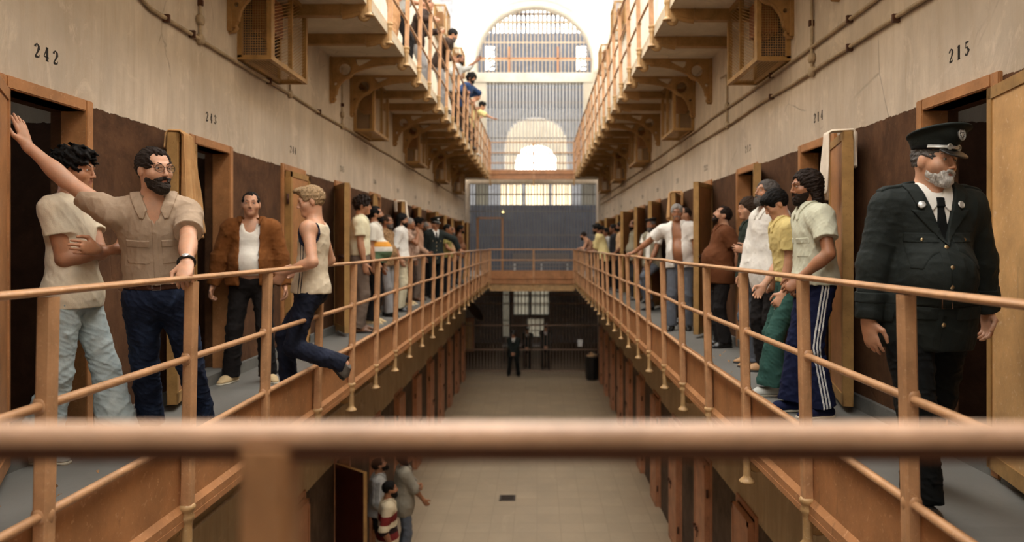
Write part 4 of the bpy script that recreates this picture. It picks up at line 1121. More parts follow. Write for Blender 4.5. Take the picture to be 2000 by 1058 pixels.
def do_hair(G, style, colour, vol=.012):
    hp, hv, Rh, Hs, q = G['hp'], G['hv'], G['Rh'], G['Hs'], G['q']; H_ = Sdf(); v = vol
    H_.u(hp((0, -.016, .032), (.075 + v, .094 + v*1.1, .088 + v)), .02)
    if style in ('curly', 'afro'):
        H_.u(hp((0, -.02, .055), (.080 + v, .092 + v, .075 + v)), .03); H_.u(hp((0, .05, .095), (.06, .04 + v*.4, .028 + v*.5)), .03)
    if style == 'quiff': H_.u(hp((0, .068, .104), (.054, .046, .026)), .03)
    if style == 'fringe': H_.u(hp((0, .06, .075), (.066, .038, .035)), .03)
    long_ = style in ('long', 'bob', 'mane')
    if long_:
        z1 = {'long': -.16, 'bob': -.13, 'mane': -.10}[style]
        for s in (1, -1): H_.u(cap(hv(s*.066, -.034, .03), hv(s*.078, -.040, z1), .034*Hs, .030*Hs), .04)
        H_.u(cap(hv(0, -.06, .02), hv(0, -.070, z1 - .01), .075*Hs, .062*Hs, G['Rh'] @ A3(1, 0, 0), .75), .05)
    # face opening
    H_.sub(hp((0, .125, -.035), (.074, .108, .116) if style not in ('fringe', 'bob') else (.072, .104, .090)), .024)
    if style == 'balding': H_.sub(hp((0, .07, .115), (.058, .095, .075)), .02)
    if style == 'shaved': H_.sub(hp((0, .09, .09), (.08, .06, .06)), .02)
    if style == 'receding':
        H_.sub(hp((0, .118, .045), (.060, .062, .062)), .02)
        for s in (1, -1): H_.sub(hp((s*.046, .092, .078), (.022, .050, .034)), .02)
    if not long_:
        H_.cut(plane(hv(0, 0, -.058), Rh @ A3(0, .5, -1)), .015)
        for s in (1, -1): H_.sub(hp((s*.085, .008, -.028), (.03, .036, .046)), .01)
    amp, fr = {'curly': (.011, 120), 'afro': (.013, 110)}.get(style, (.004, 170))
    if q > .011: fr *= .6
    if style in ('curly', 'afro'): H_.wrap(strands(amp*Hs, fr/Hs, G['seed']))
    else: H_.wrap(combed((.0034 if style != 'quiff' else .0024)*Hs, 36 if q < .008 else 18, G['seed'], G['HC'], Rh)); H_.wrap(strands(.0030*Hs, 190/Hs, G['seed'] + 7) if q < .009 else (lambda P, d: d))
    G['part']('hair', H_, HAIR[colour], (.0038 if q < .0056 else min(q, .0055)) if q < .012 else q*.9)

def do_beard(G, style, colour, vol=.012):
    hp, hv, Rh, Hs, q = G['hp'], G['hv'], G['Rh'], G['Hs'], G['q']; B = Sdf(); v = vol
    if style in ('full', 'short', 'goatee'):
        v *= .72; B.u(hp((0, .020, -.042), (.0605 + v*.7, .0725 + v, .070 + v)), .02); B.u(hp((0, .075, -.090), (.029 + v*.4, .021 + v, .023 + v)), .03)
        if style == 'full': B.u(hp((0, .066, -.104), (.034, .026, .026)), .03)
        B.cut(plane(hv(0, .09, -.040), Rh @ A3(0, .40, 1)), .016); B.cut(plane(hv(0, -.002, 0), Rh @ A3(0, -1, .0)), .01)
        B.sub(hp((0, .112, -.0585), (.021, .030, .0065)), .004); B.sub(hp((0, .13, -.015), (.05, .06, .026)), .008)
    if style == 'goatee': B.cut(plane(hv(0, .052, 0), Rh @ A3(0, -1, .25)), .008)
    B.u(cap(hv(-.030, .084, -.047), hv(0, .098, -.040), .0065*Hs, .0085*Hs), .004); B.u(cap(hv(.030, .084, -.047), hv(0, .098, -.040), .0065*Hs, .0085*Hs), .004)
    if style == 'horseshoe':
        for s in (1, -1): B.u(cap(hv(s*.030, .084, -.047), hv(s*.034, .072, -.085), .008*Hs, .006*Hs), .004)
    B.wrap(strands(.0025*Hs, 240/Hs if q < .011 else 150/Hs, G['seed'] + 3)); G['part']('beard' if style not in ('moustache', 'horseshoe') else 'moustache', B, HAIR[colour], min(q, .0055) if q < .012 else q*.9)

def do_trousers(G, mat, waist=.09, flare=.02, hem=.05, lw=1.0):
    h, w, q, P, um, fm, Rm = G['h'], G['w'], G['q'], G['P'], G['um'], G['fm'], G['Rm']; T = Sdf()
    legs = []
    T.u(ell(P - um*.02*h, A3(.172*w, .128 + G['belly']*.3, .13)*h, Rm), .03); T.u(cap(P, P + um*.12*h, .160*h*w, .150*h*w, G['sm'], .74), .03)
    T.cut(plane(P + um*waist*h, um))
    parts = Sdf(); parts.lo, parts.hi = T.lo.copy(), T.hi.copy()
    base = T
    L_ = []
    for nm in ('R', 'L'):
        hj, kn, an, Rf = G['leg'][nm]; sh = nrm(an - kn); endp = an + sh*hem*h*.4
        l = Sdf(); l.u(cap(hj, kn, .098*h*w**.6*lw, .070*h*lw), .03); l.u(cap(kn, endp + sh*.05, .070*h*lw, (.062*lw + flare)*h), .03); l.cut(plane(endp, sh)); L_.append(l)
        l.u(cap(hj + um*.02, hj*.8 + kn*.2, .1*h*w**.6*lw, .095*h*lw), .03) if False else None
    def f(Pn):
        d = base(Pn)
        for l in L_: d = smin(d, l(Pn), f32(.035))
        return d
    out = Sdf(); f.lo = np.minimum.reduce([base.lo] + [l.lo for l in L_]); f.hi = np.maximum.reduce([base.hi] + [l.hi for l in L_])
    out.u(f, 0); out.wrap(folds(.009*h, 34/h, G['seed'] + 1, (0, 0, .6))); out.wrap(folds(.0045*h, 80/h, G['seed'] + 9, (0, 0, 1)))
    G['trousers_sdf'] = out
    G['trousers'] = G['part']('trousers', out, CL[mat])

def do_shoes(G, mat):
    h = G['h']
    m = CL.get(mat) or LEATHER.get(mat)
    for nm in ('R', 'L'):
        hj, kn, an, Rf = G['leg'][nm]; S = Sdf(); a = lambda x, y, z: an + Rf @ (A3(x, y, z)*h); sx = Rf @ A3(1, 0, 0)
        S.u(cap(a(0, -.05, -.045), a(0, .09, -.052), .040*h, .047*h, sx, .9), .03); S.u(cap(a(0, .08, -.058), a(0, .155, -.066), .044*h, .032*h, sx, .7), .03); S.u(cap(a(0, -.03, -.04), a(0, -.01, .02), .042*h, .045*h), .03)
        S.cut(plane(a(0, 0, -.070), Rf @ A3(0, 0, -1))); S.cut(plane(a(0, 0, .02), Rf @ A3(0, 0, 1)))
        o = G['part']('shoe', S, m, max(.005, G['q']*.8))
        s2 = Sdf(); s2.u(cap(a(0, -.05, -.072), a(0, .09, -.075), .043*h, .050*h), .02); s2.u(cap(a(0, .08, -.075), a(0, .16, -.078), .048*h, .034*h), .02)
        s2.cut(plane(a(0, 0, -.070), Rf @ A3(0, 0, 1)), .001); s2.cut(plane(a(0, 0, -.085), Rf @ A3(0, 0, -1)), .001)
        if o and G['q'] < .012:
            p = G['part']('sole', s2, CL['rubber'] if mat in CL else LEATHER['black'], .006)
            if p: p.parent = o
        elif o:
            pass

def torso_sdf(G, g, lo=-.05, belly=True, pits=True, gather=0.0):
    """the trunk inflated by g, open below lo (metres above the pelvis centre)"""
    h, w = G['h'], G['w']; P, Wt, C, up, sd, sm, um, fm, Rm = G['P'], G['Wt'], G['C'], G['up'], G['sd'], G['sm'], G['um'], G['fm'], G['Rm']; S = Sdf()
    S.u(cap(P - um*.12*h, Wt, (.160 + gather)*h*w + g, .145*h*w + g, sm, .76), .05); S.u(cap(Wt, C, .145*h*w + g, .158*h*w + g, sd, .72), .05)
    S.u(cap(C, C + up*.085*h, .155*h*w + g, .125*h*w + g, sd, .68), .04)
    S.u(cap(C + up*.092*h - sd*G['sw']*.85, C + up*.092*h + sd*G['sw']*.85, .064*h + g, .064*h + g), .06)
    if G['belly']: S.u(ell(Wt + fm*(.05 + G['belly']*.5)*h - um*.01, A3(.14*w, .095 + G['belly'], .15)*h + g, Rm), .06)
    if lo < 0: S.u(ell(P - um*.02*h, A3(.182*w, .138 + G['belly']*.3, .15)*h + g, Rm), .05)
    S.cut(plane(P + um*lo*h, -um))
    return S
def vee_edge(G, v, drop, half=None):
    half = half or min(.075, .030 + drop*.22); h = G['h']
    return half*h*(v + drop*h)/(drop*h + .02*h)
def vee(G, drop, half=None):
    NB, up, fw, sd, h = (G[k] for k in ('NB', 'up', 'fw', 'sd', 'h')); NB_, u_, f_, s_ = (x.astype(f32) for x in (NB, up, fw, sd))
    def f(P):
        q = P - NB_; v = q @ u_; return np.maximum(np.maximum((np.abs(q @ s_) - vee_edge(G, v, drop, half))*f32(.9), -(q @ f_) - f32(.0)), v - f32(.10*h)).astype(f32)
    return f
def neck_hole(G, S, r=.072, drop=.0):
    h = G['h']; NB, up, fw = G['NB'], G['up'], G['fw']
    S.sub(cap(NB - up*.02*h + fw*.0, G['HC'], r*h), .006)
    if drop: S.sub(vee(G, drop), .006)
    S.cut(plane(NB + up*.035*h - fw*.0, nrm(up - fw*.55)), .006)

def collar_leaves(G, S, mat, drop, parent, extra=0.0):
    h, q = G['h'], G['q']; NB_, u_, f_, s_ = (G[k].astype(f32) for k in ('NB', 'up', 'fw', 'sd')); out = None
    for s in (1, -1):
        def f(Pn, s=s):
            qv = Pn - NB_; v = (qv @ u_)/h; uu = (qv @ s_)*s/h; e = np.maximum(vee_edge(G, v*h, drop)/h, 0.004)
            t = uu - e
            r = np.maximum(np.maximum(-.006 - t, t - .050), np.maximum(-v - .040 - np.clip(t, 0, .03)*1.3, v - .050)); r = np.maximum(r, -(qv @ f_)/h - np.where(v > -.02, .09, .02))
            b_ = S(Pn)
            return np.maximum(np.maximum((r*h*.8).astype(f32), b_ - f32(.0095)), -(b_ + f32(.008)))
        f.lo, f.hi = (G['NB'] - .16), (G['NB'] + .16); K = Sdf(); K.u(f, 0); V, Q = surface(K, min(q, .005))
        if len(V):
            ob = link('collar', np_mesh('collar', V, Q, [mat]), parent or G['root']); out = ob
    # standing band round the back of the neck
    def f(Pn):
        qv = Pn - NB_; v = (qv @ u_)/h; x = (qv @ s_)/h; y = (qv @ f_)/h - v*.35; rho = np.sqrt(x*x*.85 + y*y)
        return (np.maximum(np.maximum(np.abs(rho - .066*G['w']**.4) - .0055, np.abs(v - .012) - .026), y - .045)*h).astype(f32)
    f.lo, f.hi = (G['NB'] - .12), (G['NB'] + .12); K = Sdf(); K.u(f, 0); V, Q = surface(K, min(q, .005))
    if len(V): link('collar_band', np_mesh('collar_band', V, Q, [mat]), parent or G['root'])
    return out
def garment(mat, kind='shirt', sleeve='short', lo=-.08, g=.018, neck=.0, open_=0.0, name=None, collar=True, buttons=False, cuffs=None, gather=0.0, arms='RL', pocket=False, fold=.008):
    """shirt, tee, jacket or vest. sleeve: none, short, long, rolled; open_: half width of the front opening"""
    def make(G):
        h, w, q = G['h'], G['w'], G['q']; up, sd, fw, C, P, NB, Wt, um, fm = (G[k] for k in ('up', 'sd', 'fw', 'C', 'P', 'NB', 'Wt', 'um', 'fm'))
        S0 = torso_sdf(G, g, lo, gather=gather); sl = []
        for s, nm in ((1, 'R'), (-1, 'L')):
            sj, el, wr, d, n_, cu, th = G['arm'][nm]
            if sleeve == 'none':
                S0.sub(ell(sj + sd*s*.012*h - up*.03*h, A3(.075, .085, .10)*h, G['Rt']), .012)
                continue
            L = Sdf(); r1, r2 = .058*h*w**.5 + g*.8, .050*h + g*.9
            if sleeve == 'short':
                e = sj + (el - sj)*(.62 if kind != 'tee' else .52); L.u(cap(sj, el, r1, r2 + .008), .02); L.cut(plane(e, el - sj), .003)
            elif sleeve == 'rolled':
                L.u(cap(sj, el, r1, r2), .02); e = el + (wr - el)*.18; L.u(cap(el, wr, r2, r2*.95), .03); L.cut(plane(e, wr - el), .003)
            else:
                L.u(cap(sj, el, r1, r2), .02); e = wr - (wr - el)*.02; L.u(cap(el, wr, r2, .036*h + g*.6), .03); L.cut(plane(e, wr - el), .003)
            sl.append(L)
        def f(Pn):
            d = S0(Pn)
            for l in sl: d = smin(d, l(Pn), f32(.03))
            return d
        f.lo = np.minimum.reduce([S0.lo] + [l.lo for l in sl]); f.hi = np.maximum.reduce([S0.hi] + [l.hi for l in sl])
        S = Sdf(); S.u(f, 0)
        if kind == 'tank': 
            S.sub(cap(NB + up*.03, NB - up*.01*h, .088*h), .01); S.sub(cap(NB + fw*.08*h + up*.05*h, NB + fw*.11*h - up*(neck or .06)*h, .062*h, .05*h), .02); S.cut(plane(C + up*.152*h, up), .01)
        else: neck_hole(G, S, .072 if kind != 'tee' else .066, neck)
        if open_:
            c0 = P + fm*.22*h; c1 = NB + fw*.18*h
            S.sub(cap(P - um*.3*h + fm*(.25 + G['belly'])*h, C + fw*.2*h, (open_ + .03)*h, open_*h, G['sd'], 2.2), .004) if False else None
            mid = (P + C)/2 + fw*(.18 + G['belly']*.5)*h; ax = nrm(C - P); Rb = np.stack([G['sd'], nrm(np.cross(ax, G['sd'])), ax], 1)
            S.sub(boxd(mid, A3(open_*h, .19*h, .6*h), Rb, .01), .006)
        if fold: S.wrap(folds(fold*.85*h, 36/h, G['seed'] + len(mat))); S.wrap(folds(fold*.32*h, 90/h, G['seed'] + 5))
        nm_ = name or {'shirt': 'shirt', 'tee': 't_shirt', 'jacket': 'jacket', 'tank': 'vest'}[kind]
        o = G['part'](nm_, S, CL[mat]); G['top'] = o
        if collar and q < .012:
            o_ = collar_leaves(G, S, CL[mat], neck if neck else .05, o, open_)
        if buttons and q < .01:
            mb = MB()
            for i in range(5):
                z = lo + .08 + i*.085; p0 = P + um*z*h
                pt = march(S, p0 + fw*.5, -fw)
                if pt is not None: mb.lathe([(.001, 0), (.0065, 0), (.0065, .003), (.001, .003)], tuple(pt), 8)
            if mb.v and o: mb.build('buttons', CL['rubber'], o)
        G['top_sdf'] = S
    return make

def march(S, p, d, n=160, step=.004, back=0.0):
    """first point of the surface met from p along d"""
    p = A3(p); d = nrm(d); P = (p + np.arange(n)[:, None]*step*d).astype(f32) if False else (p + (np.arange(n)*step)[:, None]*d).astype(f32)
    v = S(P); i = np.argmax(v < 0)
    return A3(P[i]) if v[i] < 0 else None
# ---------------------------------------------------------------- uniforms and worn details
def patch(G, name, mat, base, c, half, R, g, parent=None, q=None, r=.004):
    """a piece of cloth lying on a garment: the garment's surface lifted by g inside a box"""
    T = Sdf(); T.u(boxd(c, half, R, r), 0); T.cut(lambda P: base(P) - f32(g), .002); T.cut(lambda P: -(base(P) + f32(.012)), .002)
    V, Q = surface(T, q or min(G['q'], .004))
    if not len(V): return None
    return link(name, np_mesh(name, V, Q, [mat]), parent or G['root'])

def disc(name, mat, c, n, r, t=.004, parent=None, rings=()):
    mb = MB(); mb.lathe([(.0005, 0), (r*.7, 0), (r, t*.2), (r, t*.6), (r*.8, t), (.0005, t*1.2)], (0, 0, 0), 14)
    for rr in rings: mb.tube([(math.cos(a)*rr, math.sin(a)*rr, t*1.1) for a in [2*math.pi*k/18 for k in range(18)]], r*.07, 5, True)
    me = mb.mesh(name, mat); R = basis(n); me.transform(Matrix([[*R[0], c[0]], [*R[1], c[1]], [*R[2], c[2]], [0, 0, 0, 1]]))
    return link(name, me, parent)

def peaked_cap(G, near):
    hp, hv, Rh, Hs, root = G['hp'], G['hv'], G['Rh'], G['Hs'], G['root']; q = min(G['q'], .006)
    Rc = Rh @ rotx(math.radians(7))
    Rc = Rh @ rotx(math.radians(13))
    S = Sdf(); S.u(ell(hv(0, -.010, .082), A3(.086, .104, .050)*Hs, Rh), .01); S.u(ell(hv(0, -.002, .106), A3(.096, .116, .048)*Hs, Rc), .02)
    S.u(ell(hv(0, .006, .138), A3(.124, .146, .021)*Hs, Rc), .03); S.u(ell(hv(0, .085, .130), A3(.062, .034, .042)*Hs, Rc), .025)
    S.cut(plane(hv(0, 0, .052), Rh @ A3(0, 0, -1)), .003)
    o = link('cap', np_mesh('cap', *surface(S, q), [CL['uniform']]), root)
    B = Sdf(); B.u(ell(hv(0, -.010, .075), A3(.0885, .1065, .060)*Hs, Rh), 0); B.cut(plane(hv(0, 0, .053), Rh @ A3(0, 0, -1)), .002); B.cut(plane(hv(0, 0, .090), Rh @ A3(0, 0, 1)), .002)
    link('cap_band', np_mesh('cap_band', *surface(B, q), [CL['uniform_dark']]), o)
    Vv = Sdf(); Rv = Rh @ rotx(math.radians(-26)); Vv.u(ell(hv(0, .088, .046), A3(.076, .068, .009)*Hs, Rv), .0); Vv.cut(plane(hv(0, .076, 0), Rh @ A3(0, -1, 0)), .004)
    link('visor', np_mesh('visor', *surface(Vv, min(q, .004)), [LEATHER['black']]), o)
    mb = MB(); pts = [hv(.088*math.sin(a), -.010 + .1075*math.cos(a), .062) for a in np.linspace(-1.25, 1.25, 18)]
    mb.tube([tuple(p) for p in pts], .0042*Hs*(1.3 if near else 1.6), 6); 
    if near:
        mb.tube([tuple(p + Rh @ A3(0, .001, .007)*Hs) for p in pts], .0035*Hs, 6)
        for sx in (-.32, .32): mb.tube([tuple(hv(.090*math.sin(sx) + .014*math.cos(b)*.9, -.008 + .1095*math.cos(sx), .066 + .012*math.sin(b))) for b in np.linspace(0, 6.28, 12)[:-1]], .004*Hs, 5, True)
    mb.build('braid', SILVER, o)
    pt = march(S, hv(0, .30, .122), Rh @ A3(0, -1, 0), 200, .002)
    if pt is not None:
        b = disc('badge', SILVER if not near else LEATHER['black'], pt, Rh @ A3(0, 1, .12), .027*Hs, .005, o, ())
        if near:
            mb = MB(); R = basis(Rh @ A3(0, 1, .12)); c0 = pt + R[:, 2]*.006
            ux = Rh @ A3(1, 0, 0); uy = nrm(np.cross(R[:, 2], ux))
            if uy @ (Rh @ A3(0, 0, 1)) < 0: uy = -uy
            sh = [(-.008, .008), (.008, .008), (.008, -.002), (0, -.012), (-.008, -.002)]
            mb.add([tuple(c0 + ux*a_ + uy*b_) for a_, b_ in sh] + [tuple(c0 + R[:, 2]*.003 + ux*a_*.8 + uy*b_*.8) for a_, b_ in sh], [(0,1,2,3,4),(9,8,7,6,5)] + [(i, (i+1)%5, (i+1)%5+5, i+5) for i in range(5)])
            for a_ in (-.5, 0, .5): mb.tube([tuple(c0 + uy*.010 + ux*.008*a_), tuple(c0 + uy*.018 + ux*.012*a_)], .0016, 5)
            for rr in (.0245, .0195): mb.tube([tuple(c0 + (ux*math.cos(t)*.86 + uy*math.sin(t))*rr) for t in np.linspace(0, 2*math.pi, 22)[:-1]], .0014, 5, True)
            for t in np.linspace(.3, 5.9, 11): mb.tube([tuple(c0 + (ux*math.cos(t - 1.57)*.8 + uy*math.sin(t - 1.57))*.0165), tuple(c0 + (ux*math.cos(t - 1.4)*.8 + uy*math.sin(t - 1.4))*.014)], .0016, 5)
            mb.build('crest', SILVER, b)
    return o

def uniform(near=False):
    def make(G):
        h, w, q = G['h'], G['w'], G['q']; up, sd, fw, C, P, NB, um, fm, root, Rt = (G[k] for k in ('up', 'sd', 'fw', 'C', 'P', 'NB', 'um', 'fm', 'root', 'Rt'))
        garment('white_shirt', 'shirt', 'none', .05, .008, 0, 0, 'shirt', True, fold=0)(G)
        SH = G['top_sdf']
        garment('uniform', 'jacket', 'long', -.20, .026, .235, 0, 'uniform_jacket', False, fold=.006, gather=.022)(G)
        S = G['top_sdf']; jk = G['top']
        # tie
        NB0, u0, f0, s0 = (x.astype(f32) for x in (NB, up, fw, sd))
        def ft(Pn):
            qv = Pn - NB0; v = (qv @ u0)/h; uu = np.abs(qv @ s0)/h
            wid = np.where(v > -.062, .017, .013 + np.clip(-v - .062, 0, .3)*.11); r = np.maximum(np.maximum(uu - wid, v + .018), np.maximum(-v - .33, -(qv @ f0)/h))
            b_ = SH(Pn); g_ = np.where(v > -.062, .017, .011).astype(f32)
            return np.maximum(np.maximum((r*h*.8).astype(f32), b_ - g_), -(b_ + f32(.006)))
        ft.lo, ft.hi = SH.lo, SH.hi; T = Sdf(); T.u(ft, 0); V, Q = surface(T, min(q, .006))
        if len(V): link('tie', np_mesh('tie', V, Q, [CL['uniform_dark']]), root)
        # notched lapels lying along the edges of the opening
        drop = .235; NB_, u_, f_, s_ = (x.astype(f32) for x in (NB, up, fw, sd))
        for s in (1, -1):
            def f(Pn, s=s):
                qv = Pn - NB_; v = (qv @ u_)/h; uu = (qv @ s_)*s/h; e = vee_edge(G, v*h, drop, .078)/h
                wid = np.where(v < -.075, np.clip((v + drop)/(drop - .075), 0, 1)*.080, np.where(v < -.062, .030, .052))
                r = np.maximum(np.maximum(e - .004 - uu, uu - e - wid), np.maximum(-v - drop, v - .045))
                r = np.maximum(r, -(qv @ f_)/h - np.where(v > -.05, .07, .0))
                b_ = S(Pn)
                return np.maximum(np.maximum((r*h*.8).astype(f32), b_ - f32(.008)), -(b_ + f32(.010)))
            f.lo, f.hi = S.lo, S.hi
            K = Sdf(); K.u(f, 0)
            V, Q = surface(K, min(q, .005))
            if len(V): link('lapel', np_mesh('lapel', V, Q, [CL['uniform']]), jk)
            if near:
                pt = march(S, NB + (-up*.052 + sd*s*.088 + fw*.35)*h, -fw)
                if pt is not None: disc('collar_badge', SILVER, pt + fw*.008, nrm(fw + up*.4 + sd*s*.3), .017*h, .004, jk, (.012*h,))
        # shoulder boards
        for s in (1, -1):
            a = NB + (-up*.022 + sd*s*.085)*h; b = G['arm']['R' if s > 0 else 'L'][0] + (sd*s*.035 + up*.055)*h
            R = np.stack([nrm(b - a), nrm(np.cross(up, nrm(b - a))), nrm(np.cross(nrm(b - a), nrm(np.cross(up, nrm(b - a)))))], 1)
            o = patch(G, 'shoulder_board', CL['uniform'], S, (a + b)/2, A3(np.linalg.norm(b - a)/2 + .01, .030*h, .09), R, .009*h, jk, min(q, .005))
            if near and o is not None:
                pt = march(S, a + (b - a)*.18 + up*.3, -up)
                if pt is not None: disc('button', SILVER, pt + up*.010, up, .010*h, .005, o)
        if q < .011:
            chest = lambda x, z: march(S, P + um*z*h + sd*x*h + fw*.5, -fw)
            for s in (1, -1):
                for z, hw, hh in ((.315, .062, .022), (-.02, .075, .030)):
                    c0 = chest(s*.092 if z > .1 else s*.115, z)
                    if c0 is None: continue
                    o = patch(G, 'pocket_flap', CL['uniform'], S, c0, A3(hw*h, .07, hh*h), Rt, .006*h, jk, min(q, .005))
                    if z > .1:
                        patch(G, 'pocket', CL['uniform'], S, c0 - um*.075*h, A3(hw*.95*h, .07, .062*h), Rt, .0032*h, jk, min(q, .005))
                        pt = march(S, c0 - um*.008*h + fw*.3, -fw)
                        if pt is not None and o is not None: disc('button', GOLD, pt + fw*.006*h, fw, .0085*h, .005, o)
            for i, z in enumerate((.275, .19, .105, -.07)):
                pt = chest(.012, z)
                if pt is not None: disc('button', GOLD, pt, fw, .0105*h, .006, jk)
            pt = chest(.0, .02)
            if pt is not None:
                o = patch(G, 'belt', CL['uniform_dark'] if False else CL['uniform'], S, P + um*.035*h, A3(.4, .4, .024*h), G['Rm'], .007*h, jk, min(q, .006))
                R = Rt; mb = MB(); pc = chest(.02, .035)
                if pc is not None and o is not None:
                    e = lambda a, b_: tuple(pc + fw*.012 + sd*a*h + um*b_*h)
                    mb.tube([e(-.022, -.026), e(.022, -.026), e(.022, .026), e(-.022, .026)], .003, 6, True); mb.build('buckle', LEATHER['brown'], o)
            patch(G, 'front_edge', CL['uniform'], S, P + um*.05*h + sd*.03*h + fw*.15*h, A3(.016*h, .12*h, .26*h), Rt, .0032*h, jk, min(q, .005))
            for nm in 'RL':
                sj, el, wr, d, n_, cu, th = G['arm'][nm]; ax = nrm(wr - el)
                patch(G, 'cuff', CL['uniform'], S, wr - ax*.062*h, A3(.09, .09, .056*h), basis(ax), .005*h, jk, min(q, .005))
        peaked_cap(G, near)
    return make

def spectacles(G):
    hv, Rh, Hs = G['hv'], G['Rh'], G['Hs']; mb = MB(); gls = []
    for s in (1, -1):
        c = (s*.033, .104, .010)
        ring = [tuple(hv(c[0] + .0235*math.cos(a), c[1] - abs(c[0] + .0235*math.cos(a))*.12, c[2] + .021*math.sin(a))) for a in np.linspace(0, 2*math.pi, 25)[:-1]]
        mb.tube(ring, .0014*Hs, 6, True)
        mb.tube([tuple(hv(s*.056, .098, .013)), tuple(hv(s*.078, .07, .014)), tuple(hv(s*.081, -.005, .014)), tuple(hv(s*.080, -.02, .0))], .0014*Hs, 6)
        n0 = [tuple(hv(c[0] + .022*math.cos(a), c[1] - abs(c[0])*.12, c[2] + .0195*math.sin(a))) for a in np.linspace(0, 2*math.pi, 19)[:-1]]
        n1 = [tuple(A3(p) + Rh @ A3(0, .001, 0)) for p in n0]
        gl = MB(); gls.append(gl); gl.add(n0 + n1, [tuple(range(17, -1, -1)), tuple(range(18, 36))] + [(i, (i+1) % 18, (i+1) % 18 + 18, i + 18) for i in range(18)])
    mb.tube([tuple(hv(-.0105, .104, .014)), tuple(hv(0, .107, .018)), tuple(hv(.0105, .104, .014))], .0014*Hs, 6)
    o = mb.build('spectacles', LEATHER['black'], G['root']); [gl.build('lens', GLASS, o) for gl in gls]

def wristwatch(side):
    def make(G):
        sj, el, wr, d, n_, cu, th = G['arm'][side]; ax = nrm(wr - el); c = wr - ax*.022; R = basis(ax); mb = MB()
        back = nrm(-n_ - ax*((-n_) @ ax)); lat = np.cross(ax, back)
        r = .034*G['h']
        mb.tube([tuple(c + (back*math.cos(a) + lat*math.sin(a)*1.08)*r) for a in np.linspace(0, 2*math.pi, 21)[:-1]], .009, 6, True, 1.0)
        o = mb.build('watch', LEATHER['black'], G['root']); disc('watch_face', SILVER, c + back*(r + .005), back, .017, .006, o)
    return make

def belt(mat='belt', z=.085, hgt=.018, buckle=True):
    def make(G):
        h = G['h']; T = G['trousers_sdf']; o = patch(G, 'belt', CL[mat], T, G['P'] + G['um']*(z - .012)*h, A3(.4, .4, hgt*h), G['Rm'], .005*h)
        pt = march(T, G['P'] + G['um']*(z - .012)*h + G['fm']*.5, -G['fm'])
        if pt is not None and o is not None and buckle:
            mb = MB(); e = lambda a, b: tuple(pt + G['fm']*.008 + G['sm']*a + G['um']*b)
            mb.tube([e(-.022, -.018), e(.022, -.018), e(.022, .018), e(-.022, .018)], .003, 6, True); mb.build('buckle', SILVER, o)
    return make

def chest_pockets(mat, zs=.30, both=True, flap=True):
    def make(G):
        h = G['h']; S = G['top_sdf']
        for s in ((1, -1) if both else (-1,)):
            c0 = march(S, G['P'] + G['um']*zs*h + G['sd']*s*.085*h + G['fw']*.5, -G['fw'])
            if c0 is None: continue
            o = patch(G, 'pocket', CL[mat], S, c0 - G['um']*.05*h, A3(.055*h, .06, .062*h), G['Rt'], .003*h, G['top'])
            if flap: patch(G, 'pocket_flap', CL[mat], S, c0, A3(.058*h, .06, .020*h), G['Rt'], .0055*h, G['top'])
    return make
def placket(mat):
    def make(G):
        h = G['h']; patch(G, 'placket', CL[mat], G['top_sdf'], G['P'] + G['um']*.2*h + G['fw']*.13*h, A3(.015*h, .12*h, .24*h), G['Rt'], .003*h, G['top'])
    return make

def leg_stripes(sides, n=3):
    def make(G):
        h = G['h']; T = G['trousers_sdf']
        for nm in sides:
            hj, kn, an, Rf = G['leg'][nm]; s = 1 if nm == 'R' else -1
            zz = np.array([an[2] - .2, an[2], kn[2], hj[2], hj[2] + .3]); yy = np.array([an[1], an[1], kn[1], hj[1], hj[1]]); xx = np.array([an[0], an[0], kn[0], hj[0], hj[0]])
            for i in range(n):
                off = (i - (n - 1)/2)*.021*h
                def f(P, off=off):
                    y0 = np.interp(P[:, 2], zz, yy); x0 = np.interp(P[:, 2], zz, xx)
                    a = np.abs(P[:, 1] - y0 - off).astype(f32) - f32(.0065*h); b = -(s*(P[:, 0] - x0)).astype(f32)
                    return np.maximum(np.maximum(a, b), np.maximum(T(P) - f32(.003), -(T(P) + f32(.008))))
                f.lo, f.hi = T.lo, T.hi
                S = Sdf(); S.u(f, 0); o = G['part']('side_stripe', S, CL['stripe_white'], .0045)
                if o and G.get('trousers'): o.parent = G['trousers']
    return make
def arm_stripes(side, mat='black_cloth', n=3):
    def make(G):
        T = G['top_sdf']; sj, el, wr, *_ = G['arm'][side]; s = 1 if side == 'R' else -1
        out = G['sd']*s
        for i in range(n):
            ax = nrm(el - sj); lat = nrm(np.cross(ax, out))
            o = patch(G, 'sleeve_stripe', CL[mat], T, (sj + el)/2 + out*.05 + lat*(i - 1)*.022, A3(.0055, .06, .17), np.stack([lat, nrm(np.cross(ax, lat)), ax], 1), .003, G['top'], .006)
    return make
def tank_trim(G):
    """navy piping at the arm holes and two side stripes"""
    h = G['h']; S = G['top_sdf']
    for s, nm in ((1, 'R'), (-1, 'L')):
        sj = G['arm'][nm][0]; c = sj + (G['sd']*s*.012 - G['up']*.03)*h; E = ell(c, A3(.075, .085, .10)*h, G['Rt']); E2 = ell(c, A3(.087, .097, .112)*h, G['Rt'])
        T = Sdf(); T.u(E2, 0); T.cut(lambda P: S(P) - f32(.003), .001); T.cut(lambda P: -(S(P) + f32(.012)), .001); o = G['part']('piping', T, CL['navy_trim'], .005)
        if o: o.parent = G['top']
        for k in (-1, 1):
            pos = G['P'] + G['um']*.12*h + G['fm']*(.035 + k*.011)*h + G['sm']*s*.16*h
            o = patch(G, 'side_stripe', CL['navy_trim'], S, pos, A3(.09*h, .0042*h, .24*h), G['Rm'], .003*h, G['top'], .005)
